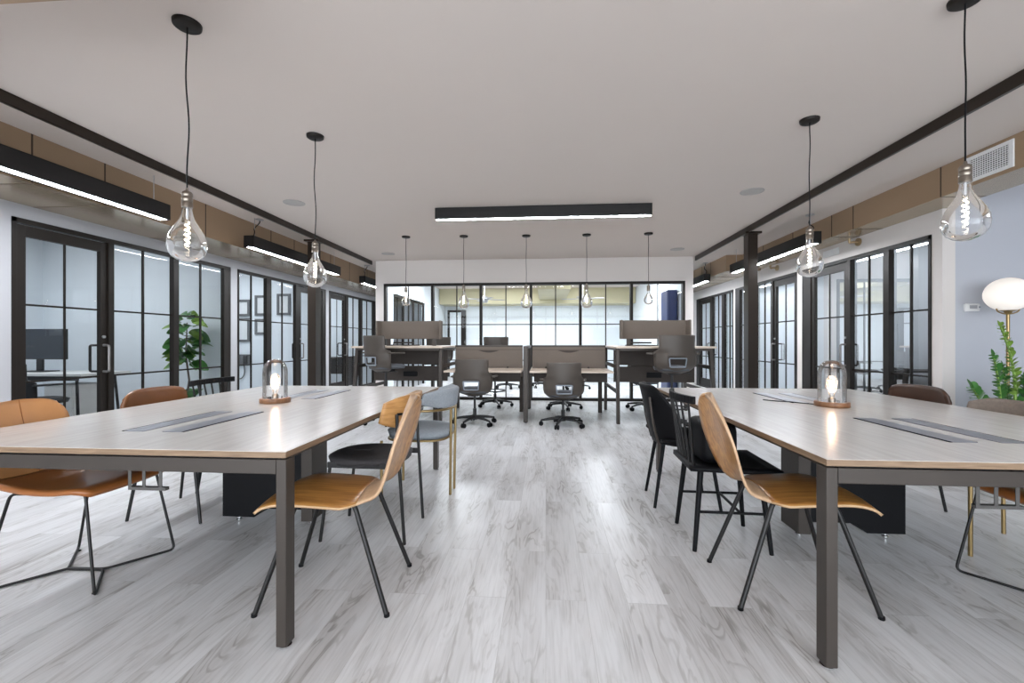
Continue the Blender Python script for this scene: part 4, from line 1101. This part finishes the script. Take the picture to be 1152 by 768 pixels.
# fiddle leaf ficus behind the glass
t = thing('potted_ficus', 'leafy potted ficus tree behind the glass of the first office', 'plant', (-5.12, 5.97, 0))
obj('pot', MB().lathe([(0, 0), (0.13, 0), (0.16, 0.05), (0.18, 0.3), (0.17, 0.3), (0.165, 0.27), (0, 0.27)], 28), M['pot'], t, smooth=True)
obj('trunk', MB().tube([(0, 0, 0.27), (0.05, 0.0, 0.6), (-0.02, 0.02, 0.95), (0.0, 0.02, 1.42)], [0.016, 0.013, 0.011, 0.006], 8), M['trunk'], t, smooth=True)
rr = random.Random(5)
for mt, cnt in ((M['leaf'], 40), (M['leaf2'], 26)):
    mb = MB()
    for i in range(cnt):
        z = rr.uniform(0.82, 1.55); a = rr.uniform(0, 2 * PI)
        r0 = 0.02; el = rr.uniform(-0.2, 0.8)
        L_ = rr.uniform(0.15, 0.25) * (1.0 if z < 1.35 else 0.8)
        b0 = Vector((0.0 + 0.08 * math.cos(a) * rr.random(), 0.02 + 0.08 * math.sin(a), z))
        leaf_mesh(mb, b0, (math.cos(a), math.sin(a), el), L_, L_ * 0.9, 0.35, rr.uniform(-1.3, 1.3), True)
    obj('foliage', mb, mt, t, smooth=True)
mb = MB()
for i in range(14):
    a = rr.uniform(0, 2 * PI); leaf_mesh(mb, (0.05 * math.cos(a), 0.05 * math.sin(a), 0.3), (math.cos(a), math.sin(a), 1.6), 0.3, 0.13, 0.3, rr.uniform(-.5, .5))
obj('low_foliage', mb, M['leaf'], t, smooth=True)

# zz plant
t = thing('potted_zz_plant', 'tall potted plant with glossy stems of small leaves under the globe lamp', 'plant', (3.42, 3.58, 0))
obj('pot', MB().lathe([(0, 0), (0.14, 0), (0.17, 0.04), (0.19, 0.42), (0.175, 0.42), (0.17, 0.38), (0, 0.38)], 28), M['pot'], t, smooth=True)
def zz(base, tip, bend, n, ln, m_):
    P0, P2 = Vector(base), Vector(tip); P1 = (P0 + P2) / 2 + Vector(bend)
    pt = lambda s: P0 * (1 - s) ** 2 + P1 * 2 * s * (1 - s) + P2 * s * s
    st = obj('stem', MB().tube([pt(i / 12) for i in range(13)], [0.013 - 0.008 * i / 12 for i in range(13)], 8), M['leaf2'], t, smooth=True)
    mb = MB()
    for i in range(n):
        s = 0.42 + 0.58 * i / (n - 1); tan = (pt(min(1, s + .01)) - pt(s - .01)).normalized()
        sd = tan.cross(Vector((0.25, -1, 0.1))).normalized()
        for q in (-1, 1):
            d = sd * q + tan * 0.75 + Vector((rr.uniform(-.15, .15), rr.uniform(-.3, .1), 0))
            leaf_mesh(mb, pt(s), d, ln * (1 - 0.45 * s * s), ln * 0.40, 0.12, rr.uniform(-.6, .6))
    leaf_mesh(mb, pt(0.99), tan, ln * 0.7, ln * 0.28, 0)
    obj('leaflets', mb, m_, st, smooth=True)
zz((0.0, 0.0, 0.38), (-0.06, -0.02, 1.26), (0.16, 0, 0.0), 22, 0.085, M['leaf2'])
zz((-0.02, 0.02, 0.38), (-0.09, 0.0, 1.04), (0.04, 0, 0.05), 16, 0.09, M['leaf'])
zz((-0.05, -0.03, 0.38), (-0.25, -0.02, 0.80), (-0.02, 0, 0.06), 11, 0.12, M['leaf'])
zz((0.05, -0.02, 0.38), (0.13, 0.0, 0.88), (0.02, 0, 0.05), 14, 0.09, M['leaf'])
zz((0.03, 0.05, 0.38), (0.05, 0.08, 0.95), (0.05, 0, 0.02), 14, 0.09, M['leaf'])

# green lounge chair at the edge of view
t = thing('lounge_chair', 'emerald green lounge chair, only its back corner showing at the frame edge', 'chair', (4.03, 3.35, 0), 0)
obj('seat', rb(-0.3, 0.36, -0.3, 0.3, 0.24, 0.40), M['green_fabric'], t, bevel=0.03)
obj('backrest', rb(-0.37, 0.36, 0.28, 0.40, 0.24, 0.76), M['green_fabric'], t, bevel=0.02)
for sx in (-1, 1):
    obj('armrest', rb(sx * 0.33 - 0.04, sx * 0.33 + 0.04, -0.3, 0.28, 0.24, 0.56), M['green_fabric'], t, bevel=0.02)
    for sy in (-1, 1): obj('leg', MB().tube([(sx * 0.28, sy * 0.25, 0), (sx * 0.26, sy * 0.23, 0.245)], [0.012, 0.018], 10), M['walnut'], t, smooth=True)

# floor lamp
t = thing('floor_lamp', 'brass floor lamp with glowing white globe against the white alcove wall', 'lamp', (4.265, 4.45, 0))
obj('base', MB().lathe([(0, 0), (0.15, 0), (0.15, 0.015), (0.02, 0.025), (0, 0.025)], 32), M['brass'], t, smooth=True)
obj('pole', MB().tube([(0, 0, 0.02), (0, 0, 1.42)], 0.013, 12), M['brass'], t, smooth=True)
gp = [(0.165 * math.sin(PI * i / 20), -0.155 * math.cos(PI * i / 20)) for i in range(21)]
obj('globe_shade', MB().lathe([(max(r, 0.001), z) for r, z in gp], 40, (0, 0, 1.585)), M['globe'], t, smooth=True)
obj('shade_holder', MB().tube(smoothed([(-0.10, 0, 1.455), (-0.09, 0, 1.425), (-0.03, 0, 1.405), (0.03, 0, 1.405), (0.09, 0, 1.425), (0.10, 0, 1.455)], 2), 0.006, 8).lathe([(0.0, 1.40), (0.02, 1.40), (0.03, 1.425), (0.07, 1.438), (0.0, 1.438)], 24), M['brass'], t, smooth=True)

# ------------------------------------------------------------------ output look
sc.view_settings.view_transform = 'Standard'; sc.view_settings.look = 'None'
sc.view_settings.gamma = 1; sc.view_settings.use_curve_mapping = False
sc.view_settings.exposure = 1.2
sc.cycles.use_denoising = True
sc.cycles.max_bounces = 10; sc.cycles.diffuse_bounces = 5; sc.cycles.glossy_bounces = 4
sc.cycles.transparent_max_bounces = 24; sc.cycles.transmission_bounces = 4
sc.cycles.sample_clamp_indirect = 6; sc.cycles.caustics_reflective = False; sc.cycles.caustics_refractive = False
